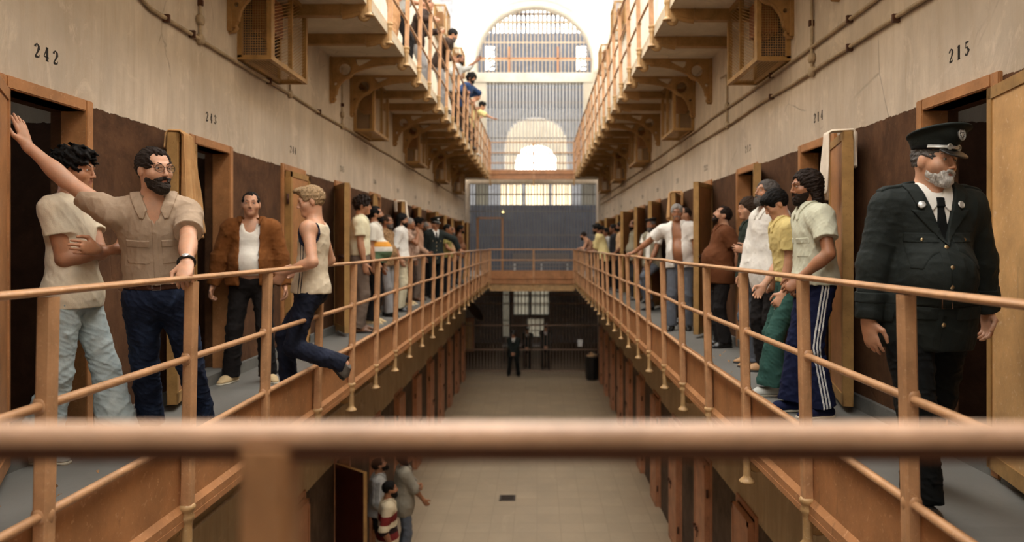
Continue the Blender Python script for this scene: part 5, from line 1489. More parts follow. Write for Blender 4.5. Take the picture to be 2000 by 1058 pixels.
def cigarette(side):
    def make(G):
        sj, el, wr, d, n_, cu, th = G['arm'][side]; p = wr + d*.10 + n_*.02; mb = MB(); dd = nrm(n_*.6 + d*.5 + A3(0, 0, -.4)); mb.tube([tuple(p), tuple(p + dd*.06)], .0042, 8); mb.build('cigarette', CL['white_shirt'], G['root'])
    return make
# ---------------------------------------------------------------- the people
def at(px, py, Y): return A3((px - VX)/F_PX*Y, Y, EYE + (VY - py)/F_PX*Y)
def gx(px, Y): return (px - VX)/F_PX*Y
ONLY = globals().get('ONLY', None)
def who(key, *a, **k):
    if ONLY is None or key in ONLY: return person('person', *a, **k)
MEN_L, MEN_R, MEN_U = 'prisoners on the left gallery', 'prisoners on the right gallery', 'men leaning from the upper gallery'
CROSS = dict(armR=dict(hand=(-.02, .26, 1.17), pole=(.5, -.6, -1.0), hd=(-1, .1, .15), pn=(0, -1, 0), curl=.25), armL=dict(hand=(.15, .24, 1.17), pole=(-1, -.1, -1.2), hd=(1, -.1, .1), pn=(0, -1, 0), curl=.3))

# --- left gallery, nearest first
who('tee', gx(132, 4.05), 4.05, F1, -88, 1.76, 'young man in cream tee and pale flared jeans with folded arms beside the open door', 'mid', ('curly', 'black', .016),
    legs='pale_jeans', shoes='sneaker_grey', pitch=-3, pel=(0, .03, -.005), head=(4, 6, 0), flare=.055, hem=0.0, q=.005, wide=.88, tops=[garment('cream_tee', 'tee', 'short', -.10, .013, .0, 0, None, False, fold=.006)],
    footR=dict(at=(.10, -.10, 0), yaw=-8), footL=dict(at=(-.12, .22, 0), yaw=8), group=MEN_L, waist=.06, **CROSS)
hand_r = at(33, 268, 3.80); hand_l = at(362, 541, 3.575)
who('beard', gx(312, 4.12), 4.12, F1, 200, 1.79, 'bearded man in spectacles and beige shirt leaning with one hand on the rail', 'fair', ('receding', 'dbrown', .010), ('full', 'pepper', .008),
    legs='blue_jeans', shoes='brown', pitch=14, roll=2, twist=4, pel=(0, .02, -.03), head=(40, 3, 2), neck=.01, q=.0042, flare=.012, hem=.0, waist=.06,
    armR=dict(hand=hand_r, world=True, pole=(.1, -.4, -1), hd=(-.25, -.10, 1), pn=(-1, .1, -.15), wdir=True, curl=.05, thumb=.3, sh=(.02, .03, -.02)),
    armL=dict(hand=hand_l + A3(-.01, .03, .055), world=True, pole=(-.15, -1, -.5), hd=(.25, -.75, -.55), pn=(0, .3, -1), wdir=True, curl=.55, sh=(.01, .02, -.035)),
    footR=dict(at=(.09, -.34, 0), yaw=-8), footL=dict(at=(-.20, -.30, 0), yaw=22), tops=[garment('beige_shirt', 'shirt', 'short', .055, .020, .13, 0, None, True, True), chest_pockets('beige_shirt'), placket('beige_shirt'), belt('belt', .058), spectacles, wristwatch('L')], group=MEN_L)
who('jacket', gx(491, 6.3), 6.3, F1, 194, 1.68, 'man in brown suede jacket over a white vest standing against the wall', 'fair', ('receding', 'black', .004), None,
    legs='black_cloth', shoes='espadrille', wide=1.02, belly=.03, head=(4, 0, 0), q=.0068, stance=.05, flare=.02, hem=.06,
    armR=dict(hand=(.33, .02, .85), pole=(.6, -1, 0), curl=.55), armL=dict(hand=(-.30, .04, .85), pole=(-.6, -1, 0), curl=.5),
    tops=[garment('white_vest', 'tank', 'none', .03, .010, .05, 0, 'vest', False, fold=.005), garment('suede', 'jacket', 'long', -.06, .034, .10, .085, None, True, gather=.01, fold=.010)], group=MEN_L, footR=dict(at=(.17, -.02, 0), yaw=-25), footL=dict(at=(-.14, .02, 0), yaw=30))
rl = -RL + .0
who('tank', gx(598, 5.55), 5.55, F1, 90, 1.74, 'blond youth in striped vest leaning back on the railing with one foot raised', 'fair', ('quiff', 'light', .012), None,
    legs='dark_jeans', shoes='grey', wide=.9, pitch=-4, pel=(0, -.04, -.07), head=(20, 14, 0), q=.0058, flare=.006, hem=.02, waist=.05,
    armL=dict(hand=(-.21, .10, 1.0), pole=(-.35, -1, .1), hd=(.2, .6, -.7), pn=(1, .2, 0), curl=.4), armR=dict(hand=(.20, .12, 1.0), pole=(.6, -1, .1), curl=.4),
    footR=dict(at=(.09, .16, 0), yaw=-8), footL=dict(at=(-.10, -.26, .24), yaw=0, pitch=-52, pole=(-.1, 1, .1)), tops=[garment('tank', 'tank', 'none', -.04, .012, .05, 0, 'vest', False, fold=.005), tank_trim], group=MEN_L)
who('l5', gx(703, 9.9), 9.9, F1, -80, 1.88, 'curly-haired man in cream short-sleeved shirt and grey-brown trousers', 'mid', ('curly', 'dbrown', .018), None, legs='grey_brown', shoes='brown', q=.009, head=(-4, 2, 0),
    tops=[garment('cream_shirt', 'shirt', 'short', .04, .022, .05)], armR=dict(hand=(.24, .08, .84)), armL=dict(hand=(-.2, .18, .86)), group=MEN_L, stance=.02)
who('l6', gx(730, 10.9), 10.9, F1, -88, 1.80, 'heavy man in white, orange and green banded polo shirt', 'mid', ('receding', 'black', .014), ('full', 'black', .006), legs='black_cloth', shoes='espadrille', belly=.075, wide=1.08, q=.009, head=(4, -6, 0),
    tops=[garment('polo', 'shirt', 'short', -.04, .02, .04)], armR=dict(hand=(.22, .04, .82)), group=MEN_L)
who('l7', gx(753, 12.1), 12.1, F1, -104, 1.72, 'bearded man in patterned brown knit shirt and grey trousers', 'tan', ('receding', 'brown', .010), ('full', 'salt', .010), legs='grey_trousers', shoes='black', q=.0095, head=(-2, 0, 0), belly=.03,
    tops=[garment('knit', 'shirt', 'short', -.08, .016, .0)], group=MEN_L, footR=dict(at=(.1, .12, 0), yaw=-10), armR=dict(hand=(.2, .05, .84)))
who('l8', gx(782, 13.0), 13.0, F1, -90, 1.79, 'man with dark swept hair and beard in loose white shirt and cream trousers', 'mid', ('bob', 'black', .010), ('full', 'black', .006), legs='cream_trousers', shoes='black', q=.010, head=(-10, 6, 0),
    tops=[garment('white_shirt', 'shirt', 'rolled', -.02, .03, .06)], group=MEN_L)
who('l9', gx(797, 14.3), 14.3, F1, -95, 1.75, 'grey-haired man in pink striped shirt raising a cigarette to his mouth', 'tan', ('short', 'grey', .010), None, legs='dark_brown', shoes='espadrille', q=.0105, belly=.04,
    tops=[garment('pinstripe', 'shirt', 'short', -.06, .02, .05)], armR=dict(hand=(.07, .22, 1.44), pole=(.5, .2, -1), hd=(-.3, -.2, .9), pn=(-.3, -1, 0), curl=.5), group=MEN_L)
who('l10', gx(815, 15.4), 15.4, F1, -92, 1.79, 'dark-haired man in dusty pink jersey behind the smoker', 'tan', ('curly', 'black', .014), ('moustache', 'black'), legs='grey_brown', shoes='brown', q=.011,
    tops=[garment('pinkish', 'shirt', 'long', -.06, .02, .03)], armR=dict(hand=(.1, .24, 1.0), pole=(1, -1, -.4)), group=MEN_L)
who('l11', gx(833, 16.9), 16.9, F1, -110, 1.76, 'white-bearded older man in grey-green shirt behind the guard', 'tan', ('balding', 'grey', .008), ('full', 'white', .010), legs='charcoal', shoes='black', q=.012,
    tops=[garment('greygreen', 'shirt', 'short', -.05, .02, .03)], group=MEN_L)
who('l12', gx(849, 16.2), 16.2, F1, -150, 1.80, 'uniformed guard in peaked cap resting one hand on the left rail', 'mid', ('short', 'black', .006), ('moustache', 'black'), legs='uniform_dark', shoes='black', q=.0105, wide=1.05, head=(10, 2, 0),
    tops=[uniform(False)], armL=dict(hand=A3(-RL - .03, 16.4, zr(-.11)), world=True, pole=(-1, .2, -.6), hd=(1, 0, -.3), pn=(0, 0, -1), wdir=True, curl=.4), group='guards')
who('l13', gx(872, 18.2), 18.2, F1, -100, 1.74, 'man in olive yellow shirt half hidden behind the guard', 'tan', ('short', 'black', .014), None, legs='black_cloth', shoes='black', q=.012, tops=[garment('olive', 'shirt', 'short', -.06, .02, .03)], group=MEN_L,
    armR=dict(hand=(.12, .28, 1.0), pole=(1, -1, -.4)))
who('l14', gx(880, 20.0), 20.0, F1, -100, 1.72, 'balding bearded man in pale shirt near the far end', 'tan', ('balding', 'black', .008), ('full', 'salt', .008), legs='slate', shoes='black', q=.013, tops=[garment('beige2', 'shirt', 'short', -.06, .02, .03)], group=MEN_L)
who('l15', gx(898, 22.0), 22.0, F1, -88, 1.80, 'bare-chested dark-bearded man, last before the end wall on the left', 'dark', ('curly', 'black', .02), ('full', 'black', .010), legs='slate', shoes='black', q=.0135, head=(0, -8, 0), tops=[], group=MEN_L, belly=.03)

# --- right gallery, nearest first
who('guard', gx(1808, 3.3), 3.3, F1, 178, 1.72, 'stout uniformed guard with grey beard and peaked cap walking towards the camera', 'fair', ('short', 'salt', .004), ('short', 'white', .006), legs='uniform_dark', shoes='black', wide=1.06, belly=.055, legw=1.14,
    pitch=3, head=(24, 5, -3), q=.0042, flare=.02, hem=.05, waist=.09, neck=-.012,
    armR=dict(hand=(.30, .05, .80), pole=(.7, -1, 0), hd=(-.12, .12, -1), pn=(-.8, -.6, 0), curl=.22, thumb=.4), armL=dict(hand=(-.36, -.12, .84), pole=(-.8, -.8, .1), hd=(.1, .25, -1), pn=(.9, .2, 0), curl=.35),
    footR=dict(at=(.09, .15, 0), yaw=-6), footL=dict(at=(-.10, -.30, .10), yaw=8, pitch=-32), tops=[uniform(True)], group='guards')
who('track', gx(1592, 5.09), 5.09, F1, 90, 1.75, 'long-haired bearded man in pale shirt and navy track trousers with three stripes', 'tan', ('mane', 'dbrown', .012), ('full', 'dbrown', .012), legs='navy_track', shoes='navy_track', q=.0055, pitch=3, head=(0, 7, 0), waist=.05,
    tops=[garment('sage_shirt', 'shirt', 'short', -.02, .026, .04, 0, None, True), chest_pockets('sage_shirt', .29, True, True), leg_stripes('L')],
    armL=dict(hand=at(1560, 545, 4.86), world=True, pole=(-.7, -.8, -.2), hd=(-.75, -.1, -.65), pn=(.1, .9, -.4), wdir=True, curl=.55), armR=dict(hand=at(1566, 556, 5.22), world=True, pole=(.4, -1, 0), hd=(-.7, -.25, -.7), pn=(.1, -.8, .5), wdir=True, curl=.5),
    footR=dict(at=(.08, .14, 0), yaw=0), footL=dict(at=(-.10, -.01, 0), yaw=8), flare=.035, hem=.02, group=MEN_R)
who('green', gx(1552, 5.8), 5.8, F1, 88, 1.71, 'dark-haired youth in yellow shirt looking down, green flared trousers', 'fair', ('fringe', 'black', .014), None, legs='green_trousers', shoes='sneaker_grey', q=.006, pitch=10, head=(0, 34, 0), flare=.06, hem=.0, pel=(0, .02, -.03),
    tops=[garment('yellow_shirt', 'shirt', 'short', .02, .02, .05), cigarette('L')], footL=dict(at=(-.10, .22, 0), yaw=4), footR=dict(at=(.09, .05, 0)),
    armL=dict(hand=at(1530, 590, 5.7), world=True, pole=(-.3, -1, 0), hd=(-.6, 0, -.8), pn=(.3, .9, 0), wdir=True, curl=.5), armR=dict(hand=(.12, .22, .88), pole=(.3, -1, 0)), group=MEN_R)
who('white', gx(1503, 6.7), 6.7, F1, 104, 1.82, 'man with long grey-streaked hair and beard in loose white shirt, looking up', 'mid', ('mane', 'salt', .012), ('full', 'salt', .012), legs='black_cloth', shoes='tan', q=.0068, head=(2, -10, 0),
    tops=[garment('white_shirt', 'shirt', 'long', -.20, .034, .08, 0, None, True, True, gather=.01, fold=.0055)], armL=dict(hand=(-.22, .10, .80), pole=(-.4, -1, 0), curl=.4), armR=dict(hand=(.20, .16, .80), curl=.4), group=MEN_R, stance=.01)
who('bob', gx(1468, 7.15), 7.15, F1, 84, 1.69, 'person with a brown bob, dark green top and hands clasped at the chest', 'fair', ('bob', 'brown', .014), None, legs='slate', shoes='tan', q=.0075, head=(16, 4, 0), flare=.03,
    tops=[garment('dark_green', 'shirt', 'long', -.06, .02, .02)], armL=dict(hand=at(1458, 490, 7.05), world=True, pole=(-.5, -1, -.6), hd=(-1, -.1, .25), pn=(.1, 1, 0), wdir=True, curl=.35), armR=dict(hand=at(1460, 496, 7.2), world=True, pole=(.5, -1, -.6), hd=(-1, 0, .1), pn=(.1, -1, 0), wdir=True, curl=.4), group=MEN_R)
who('brown', gx(1409, 8.45), 8.45, F1, 92, 1.67, 'stout man in brown shirt gazing up with hands behind his back', 'fair', ('receding', 'dbrown', .012), ('goatee', 'dbrown', .004), legs='black_cloth', shoes='black', q=.0085, head=(4, -24, 0), belly=.05, wide=1.08, pitch=-4,
    tops=[garment('brown_shirt', 'shirt', 'short', -.16, .03, .04, 0, None, True)], armL=dict(hand=(-.12, -.15, .93), pole=(-1, -.5, -.2), curl=.4), armR=dict(hand=(.08, -.17, .92), pole=(1, -.5, -.2)), group=MEN_R)
who('bald', gx(1341, 10.75), 10.75, F1, 110, 1.78, 'shaven-headed man in white vest behind the open door', 'fair', ('shaved', 'dbrown', .001), None, legs='charcoal', shoes='black', q=.0095, head=(-6, -4, 0), tops=[garment('white_vest', 'tank', 'none', .0, .012, .05, 0, 'vest', False)], group=MEN_R)
who('open', gx(1329, 10.15), 10.15, F1, 162, 1.79, 'grey-haired moustached man in open white shirt with one arm along the rail', 'tan', ('short', 'grey', .014), ('horseshoe', 'grey'), legs='slate', shoes='black', q=.0088, head=(6, 4, 0), belly=.03, twist=-4, roll=5,
    tops=[garment('white_shirt', 'shirt', 'short', -.08, .03, .06, .065, None, True)], armR=dict(hand=A3(RR + .03, 10.45, zr(-.11)), world=True, pole=(.2, -1, -.3), hd=(-1, 0, -.2), pn=(0, 0, -1), wdir=True, curl=.3, sh=(.04, .02, .0)), armL=dict(hand=(-.26, .1, .82)), group=MEN_R, footR=dict(at=(.12, .1, 0), yaw=-5))
who('beret', gx(1273, 13.1), 13.1, F1, 128, 1.76, 'bearded man in black beret, beige waistcoat and white tee with one knee bent', 'tan', ('short', 'salt', .008), ('full', 'salt', .010), legs='slate', shoes='black', q=.010, head=(10, 6, 0), pel=(0, -.02, -.06),
    tops=[garment('white_vest', 'tee', 'short', -.02, .016, .0, 0, None, False), garment('greygreen', 'jacket', 'none', -.10, .028, .1, .05, 'waistcoat', False)], armL=dict(hand=(-.16, .26, .80), pole=(-.6, -1, 0), curl=.4), armR=dict(hand=(.16, .24, .82), pole=(.6, -1, 0)),
    footL=dict(at=(-.12, .22, .16), yaw=6), footR=dict(at=(.1, -.06, 0)), group=MEN_R,
    extra=lambda G: (lambda S: (S.u(ell(G['hv'](.01, -.01, .098), A3(.115, .12, .034)*G['Hs'], G['Rh'] @ roty(.2)), .01), S.u(ell(G['hv'](0, -.01, .085), A3(.086, .104, .03)*G['Hs'], G['Rh']), .02), S.cut(plane(G['hv'](0, 0, .068), G['Rh'] @ A3(0, .25, -1))), G['part']('beret', S, CL['black_cloth'], .008)))(Sdf()))
who('r10', gx(1241, 15.7), 15.7, F1, 100, 1.77, 'balding man in grey-green shirt standing between two open doors', 'dark', ('balding', 'black', .006), ('short', 'black', .004), legs='charcoal', shoes='black', q=.0115, tops=[garment('greygreen', 'shirt', 'short', -.10, .02, .03)], group=MEN_R, belly=.03)
who('r11', gx(1214, 18.3), 18.3, F1, 96, 1.80, 'dark-haired man in beige long-sleeved shirt and black trousers', 'dark', ('short', 'black', .016), ('full', 'black', .006), legs='black_cloth', shoes='black', q=.012, tops=[garment('beige2', 'shirt', 'rolled', .03, .026, .03)], group=MEN_R, armL=dict(hand=(-.16, .22, .95), pole=(-.6, -1, -.2)))
who('r13', gx(1200, 19.0), 19.0, F1, 96, 1.76, 'dark-haired man in dark clothes behind the beige shirt', 'dark', ('short', 'black', .016), None, legs='black_cloth', shoes='black', q=.013, tops=[garment('charcoal', 'shirt', 'long', -.06, .02, .03)], group=MEN_R)
who('r12', gx(1186, 20.0), 20.0, F1, 110, 1.68, 'dark-haired man in white shirt, second from the leaning men at the far rail', 'dark', ('curly', 'black', .016), None, legs='charcoal', shoes='black', q=.013, tops=[garment('light_grey', 'shirt', 'short', -.06, .024, .03)], group=MEN_R)
who('r14', gx(1176, 18.8), 18.8, F1, 80, 1.80, 'man in lemon shirt leaning with both hands on the far rail', 'dark', ('curly', 'black', .016), ('full', 'black', .008), legs='black_cloth', shoes='black', q=.012, pitch=16, head=(6, 8, 0), pel=(0, -.04, -.02),
    tops=[garment('lemon_shirt', 'shirt', 'rolled', -.18, .028, .03)], armL=dict(hand=A3(RR + .05, 19.0, zr(-.1)), world=True, pole=(-.5, -.4, -1), hd=(-1, 0, -.2), pn=(0, 0, -1), wdir=True), armR=dict(hand=A3(RR + .05, 19.5, zr(-.1)), world=True, pole=(.5, -.4, -1), hd=(-1, 0, -.2), pn=(0, 0, -1), wdir=True), group=MEN_R)
who('r15b', gx(1181, 21.6), 21.6, F1, 92, 1.78, 'dark-haired man in brown behind the two leaning men on the right', 'dark', ('curly', 'black', .018), ('full', 'black', .006), legs='charcoal', shoes='black', q=.0135, tops=[garment('dark_brown', 'shirt', 'long', -.06, .02, .03)], group=MEN_R)
who('r15', gx(1153, 22.6), 22.6, F1, 84, 1.78, 'bare-chested balding bearded man leaning his forearms on the far rail', 'fair', ('balding', 'dbrown', .010), ('full', 'dbrown', .012), legs='charcoal', shoes='black', q=.0125, pitch=38, head=(-30, 14, 0), pel=(0, -.14, -.03), belly=.03,
    tops=[], armL=dict(hand=A3(RR + .0, 22.6, zr(-.1)), world=True, pole=(-.8, 0, -.6), hd=(-1, .2, -.2), pn=(0, 0, -1), wdir=True), armR=dict(hand=A3(RR + .0, 22.95, zr(-.1)), world=True, pole=(.8, 0, -.6), hd=(-1, -.2, -.2), pn=(0, 0, -1), wdir=True), group=MEN_R)

# --- upper left gallery
UZ = zr(3.86)
who('u1', -2.02, 9.9, F2, -80, 1.76, 'man in tan trousers at the near end of the upper left gallery', 'mid', ('short', 'black'), None, legs='tan_trousers', shoes='brown', q=.0095, tops=[garment('white_shirt', 'shirt', 'long', -.06, .02)], group=MEN_U, flare=.03)
who('u2', -2.0, 11.0, F2, -88, 1.78, 'man in pale grey shirt and dark trousers leaning on the upper rail', 'mid', ('short', 'black', .012), None, legs='black_cloth', shoes='black', q=.0095, pitch=20, pel=(0, -.12, -.02), head=(0, 10, 0), tops=[garment('light_grey', 'shirt', 'rolled', -.06, .03)],
    armR=dict(hand=A3(-RL - .05, 10.75, UZ), world=True, pole=(1, -.2, -.7)), armL=dict(hand=A3(-RL - .05, 11.5, UZ), world=True, pole=(-1, -.2, -.7)), group=MEN_U)
who('u3', -2.02, 12.6, F2, -90, 1.76, 'man in brown jacket and grey trousers leaning on the upper rail beside the pale shirt', 'mid', ('short', 'dbrown', .012), None, legs='grey_trousers', shoes='black', q=.010, pitch=20, pel=(0, -.12, -.02), tops=[garment('dark_brown', 'jacket', 'long', -.10, .03, .05)],
    armR=dict(hand=A3(-RL - .04, 12.3, UZ), world=True, pole=(1, -.2, -.7)), armL=dict(hand=A3(-RL - .04, 13.0, UZ), world=True, pole=(-1, -.2, -.7)), group=MEN_U)
who('u4', -1.90, 14.4, F2, -84, 1.78, 'man with dark beard in dark brown shirt looking down over the upper rail', 'mid', ('short', 'black', .014), ('full', 'salt', .004), legs='grey_trousers', shoes='black', q=.0105, pitch=28, head=(4, 26, 0), pel=(0, -.08, -.0), tops=[garment('dark_brown', 'shirt', 'long', -.10, .03, .05)],
    armR=dict(hand=A3(-RL - .03, 14.2, UZ), world=True, pole=(1, -.2, -.7)), armL=dict(hand=A3(-RL - .03, 14.9, UZ), world=True, pole=(-1, -.2, -.7)), group=MEN_U)
who('u5', -1.90, 16.6, F2, -96, 1.80, 'bald bearded man in pale shirt looking over the upper rail', 'dark', ('shaved', 'black', .001), ('full', 'black', .008), legs='black_cloth', shoes='black', q=.0115, pitch=16, head=(-14, 20, 0), pel=(0, -.06, 0), tops=[garment('light_grey', 'shirt', 'long', -.10, .03, .05)],
    armL=dict(hand=A3(-RL + .32, 17.0, UZ + .5), world=True, pole=(-1, -.2, -.7)), armR=dict(hand=A3(-RL - .02, 16.4, UZ), world=True, pole=(1, -.2, -.7)), group=MEN_U)
who('u6', -1.86, 18.3, F2, -112, 1.74, 'man with a big dark afro and blue shirt looking over the upper rail', 'mid', ('afro', 'black', .045), ('full', 'black', .006), legs='dark_brown', shoes='black', q=.012, pitch=24, head=(-10, 10, 0), pel=(0, -.04, .02), tops=[garment('blue_cloth', 'shirt', 'long', -.10, .024, .03)],
    armL=dict(hand=A3(-RL - .0, 18.6, UZ), world=True, pole=(-1, -.2, -.7)), armR=dict(hand=A3(-RL - .02, 18.1, UZ), world=True, pole=(1, -.2, -.7)), group=MEN_U)
who('u7', -1.84, 20.0, F2, -88, 1.74, 'bare-shouldered dark-haired youth bending over the upper rail', 'mid', ('short', 'black', .016), None, legs='charcoal', shoes='black', q=.0125, pitch=34, head=(0, 24, 0), pel=(0, -.16, -.01), tops=[garment('white_vest', 'tank', 'none', .0, .012, .05, 0, 'vest', False)],
    armL=dict(hand=A3(-RL - .0, 20.4, UZ), world=True, pole=(-1, -.2, -.7)), armR=dict(hand=A3(-RL - .0, 19.8, UZ), world=True, pole=(1, -.2, -.7)), group=MEN_U)
who('u8', -1.84, 21.4, F2, -92, 1.76, 'dark-haired man in pale yellow shirt stretching an arm out over the upper rail', 'fair', ('curly', 'black', .014), None, legs='dark_brown', shoes='sneaker_grey', q=.013, pitch=38, head=(0, 24, 0), pel=(0, -.16, -.01), tops=[garment('lemon_shirt', 'shirt', 'rolled', -.06, .026, .03)],
    armR=dict(hand=A3(-1.30, 21.1, zr(3.72)), world=True, pole=(1, -.2, -.7), hd=(1, 0, -.1), wdir=True, pn=(0, 0, -1), curl=.1), armL=dict(hand=A3(-RL, 21.8, UZ), world=True, pole=(-1, -.2, -.7)), group=MEN_U)

# --- ground floor
who('g1', gx(738, 11.1), 11.1, 0, -78, 1.78, 'bearded man in grey striped tracksuit top gazing up beside the open red door', 'mid', ('short', 'black', .010), ('full', 'black', .008), legs='black_cloth', shoes='black', q=.0095, head=(0, -30, 0),
    tops=[garment('light_grey', 'jacket', 'long', -.06, .028, .06, 0, 'track_top', True), arm_stripes('R')], armR=dict(hand=(.2, .14, .92)), group='men on the ground floor')
who('g2', gx(757, 10.1), 10.1, 0, -76, 1.74, 'bearded man in maroon and cream banded jumper', 'tan', ('short', 'black', .008), ('full', 'black', .010), legs='charcoal', shoes='black', q=.009, head=(-2, -4, 0),
    tops=[garment('sweater', 'shirt', 'rolled', -.10, .024, .0)], group='men on the ground floor')
who('g3', gx(788, 11.4), 11.4, 0, -74, 1.82, 'man with long dark hair in loose grey jacket with folded arms', 'tan', ('mane', 'black', .012), None, legs='slate', shoes='black', q=.0095, head=(-4, -34, 0), flare=.03,
    tops=[garment('grey_jacket', 'jacket', 'rolled', -.20, .036, .06, 0)], armL=dict(hand=(.12, .26, 1.18), pole=(-1, -.1, -1), hd=(1, -.1, .1), pn=(0, -1, 0)), armR=dict(hand=(.1, .3, .95), pole=(1, -.6, -.6)), group='men on the ground floor')
GH = dict(armR=dict(hand=(.03, .22, .88), pole=(1, -.5, -.2), hd=(-.5, .2, -.8), pn=(-.2, -1, 0)), armL=dict(hand=(-.03, .22, .88), pole=(-1, -.5, -.2), hd=(.5, .2, -.8), pn=(.2, -1, 0)))
who('f1', gx(1003, 27.6), 27.6, 0, 178, 1.74, 'uniformed guard with clasped hands in front of the ground-floor gate', 'mid', ('short', 'black', .006), None, legs='uniform_dark', shoes='black', q=.0135, wide=1.14, stance=.09, tops=[uniform(False)], group='guards', **GH)
who('f2', gx(1030, 29.2), 29.2, 0, 178, 1.72, 'slim guard behind the bars beside the standing guard', 'mid', ('short', 'black', .006), None, legs='uniform_dark', shoes='black', q=.0145, tops=[uniform(False)], group='guards', **GH)
who('f3', gx(1066, 29.0), 29.0, 0, 182, 1.86, 'taller guard standing farther right behind the bars', 'mid', ('short', 'black', .006), None, legs='uniform_dark', shoes='black', q=.0145, wide=1.05, tops=[uniform(False)], group='guards', **GH)
# ---------------------------------------------------------------- things left about
def towel(label, mat, top, along, off, drop_front, drop_back, w0, w1, shift=0.0, waves=4, grp=None, seed=0, fold_=.024, B=.15):
    """cloth thrown over the top edge of a door leaf, gathered at the top and falling in pleats"""
    r = np.random.RandomState(seed); along, off = nrm(along), nrm(off); ph = r.uniform(0, 6, 3); V, F = [], []; nu, nv = 44, 60
    for j in range(nv + 1):
        s_ = -drop_back - B + (drop_back + B + drop_front)*j/nv
        for i in range(nu + 1):
            u = i/nu - .5; wav = math.sin(u*2*math.pi*waves + ph[0] + .5*s_*3) + .5*math.sin(u*2*math.pi*waves*1.9 + ph[1] + s_*5)
            if s_ > 0: t = s_/drop_front; w = w0 + (w1 - w0)*min(1, t*1.6); p = A3(top) + off*(.030 + fold_*wav*(.5 + .5*t) + .020*t) - A3(0, 0, s_ + .030*math.sin(u*9 + ph[2])*t) + along*(u*w + shift*t)
            elif s_ > -B: p = A3(top) + off*s_ + A3(0, 0, .010 + .006*wav) + along*u*w0
            else: t = (-s_ - B)/max(drop_back, .01); w = w0 + (w1 - w0)*.5*t; p = A3(top) - off*(B + .008 + .012*wav*B/.15) - A3(0, 0, -s_ - B) + along*u*w
            V.append(tuple(p))
    for j in range(nv):
        for i in range(nu): a = j*(nu + 1) + i; F.append((a, a + 1, a + nu + 2, a + nu + 1))
    mb = MB(); mb.add(V, F, True); o = mb.build('towel', CL[mat]); m = o.modifiers.new('thickness', 'SOLIDIFY'); m.thickness = .005; m.offset = 0
    return tag(o, label, 'towel', grp)
if ONLY is None:
    def leaf_end(s, y, deg, w=.66):
        S = SIDES[s]; a = math.radians(deg); hx, hy = s*S['W'] - s*.03, y - .33
        return A3(hx - s*math.sin(a)*w, hy + math.cos(a)*w, F1 + .05 + 1.96), A3(hx, hy, F1 + .05 + 1.96)
    e, b = leaf_end(-1, SIDES[-1]['d0'] + SIDES[-1]['dd'], 166); d = nrm(b - e); nn = A3(d[1], -d[0], 0); nn = nn if nn[0] > 0 else -nn
    towel('ochre towel hanging from the top of the open door by cell 243', 'towel_orange', e + d*.13 + nn*.012 + A3(0, 0, .012), d, nn, 0.74, 0.12, 0.17, 0.34, 0.14, 5, None, 4, .038, .085)
    e, b = leaf_end(1, SIDES[1]['d0'] + SIDES[1]['dd'], 160); d = nrm(b - e); nn = A3(d[1], -d[0], 0); nn = nn if nn[0] < 0 else -nn
    towel('white towel thrown over the top of the open door by cell 214', 'towel_white', e + d*.13 + nn*.010 + A3(0, 0, .012), d, nn, 0.46, 0.26, 0.10, 0.20, 0.03, 3, None, 9, .03)
    e, b = leaf_end(1, SIDES[1]['d0'] + 4*SIDES[1]['dd'], 158); d = nrm(b - e); nn = A3(d[1], -d[0], 0); nn = nn if nn[0] < 0 else -nn
    towel('pale cloth over a far door on the right gallery', 'towel_orange', e + d*.10 + nn*.010 + A3(0, 0, .012), d, nn, 0.42, 0.2, 0.12, 0.16, 0.02, 3, None, 11)
    e, b = leaf_end(-1, SIDES[-1]['d0'] + 5*SIDES[-1]['dd'], 155); d = nrm(b - e); nn = A3(d[1], -d[0], 0); nn = nn if nn[0] > 0 else -nn
    towel('pale cloth over a far door on the left gallery', 'towel_white', e + d*.12 + nn*.010 + A3(0, 0, .012), d, nn, 0.34, 0.2, 0.14, 0.18, 0.02, 3, None, 12)
    # dry leaves and scraps on the gallery floor
    def debris(label, X, Y, n, sp, seed):
        r = random.Random(seed); mb = MB()
        for i in range(n):
            x, y, a, L = X + r.gauss(0, sp), Y + r.gauss(0, sp), r.uniform(0, 6.28), r.uniform(.010, .028); z = F1 + .004 + r.uniform(0, .03)
            c, s_ = math.cos(a)*L, math.sin(a)*L; w_ = .4
            top = [(x - c, y - s_, z), (x + s_*w_, y - c*w_, z + .012), (x + c, y + s_, z + r.uniform(0, .03)), (x - s_*w_, y + c*w_, z + .01)]
            mb.add(top + [(a_, b_, c_ - .002) for a_, b_, c_ in top], [(0,1,2,3),(7,6,5,4),(0,4,5,1),(1,5,6,2),(2,6,7,3),(3,7,4,0)])
        tag(mb.build('dry_leaves', M['leafbits']), label, 'leaves', None, 'stuff')
    M['leafbits'] = paint('dry_leaf_litter', srgb(150, 112, 74), srgb(206, 180, 140), 30, .8, .6)
    debris('heap of dry leaves on the gallery floor behind the bearded man', gx(268, 4.95), 4.95, 36, .07, 1)
    debris('dry leaves and scraps at the wall below the shut door', gx(550, 7.5), 7.5, 34, .11, 2)
    debris('few scraps on the floor by the feet of the youth with folded arms', -2.3, 3.4, 9, .25, 3)
    debris('scraps on the right gallery floor near the canvas shoes', 1.85, 7.4, 14, .35, 4)
    # drain in the ground floor
    root = empty('floor_drain', (gx(991, 14.3), 14.3, 0)); mb = MB(); mb.box(-.16, .16, -.16, -.12, 0, .012); mb.box(-.16, .16, .12, .16, 0, .012); mb.box(-.16, -.12, -.12, .12, 0, .012); mb.box(.12, .16, -.12, .12, 0, .012); mb.build('rim', M['iron'], root)
    mb = MB()
    for i in range(6): mb.box(-.12, .12, -.105 + i*.04, -.085 + i*.04, 0, .009)
    mb.build('grid', M['iron'], root); tag(root, 'square iron drain grid set in the ground floor', 'drain')
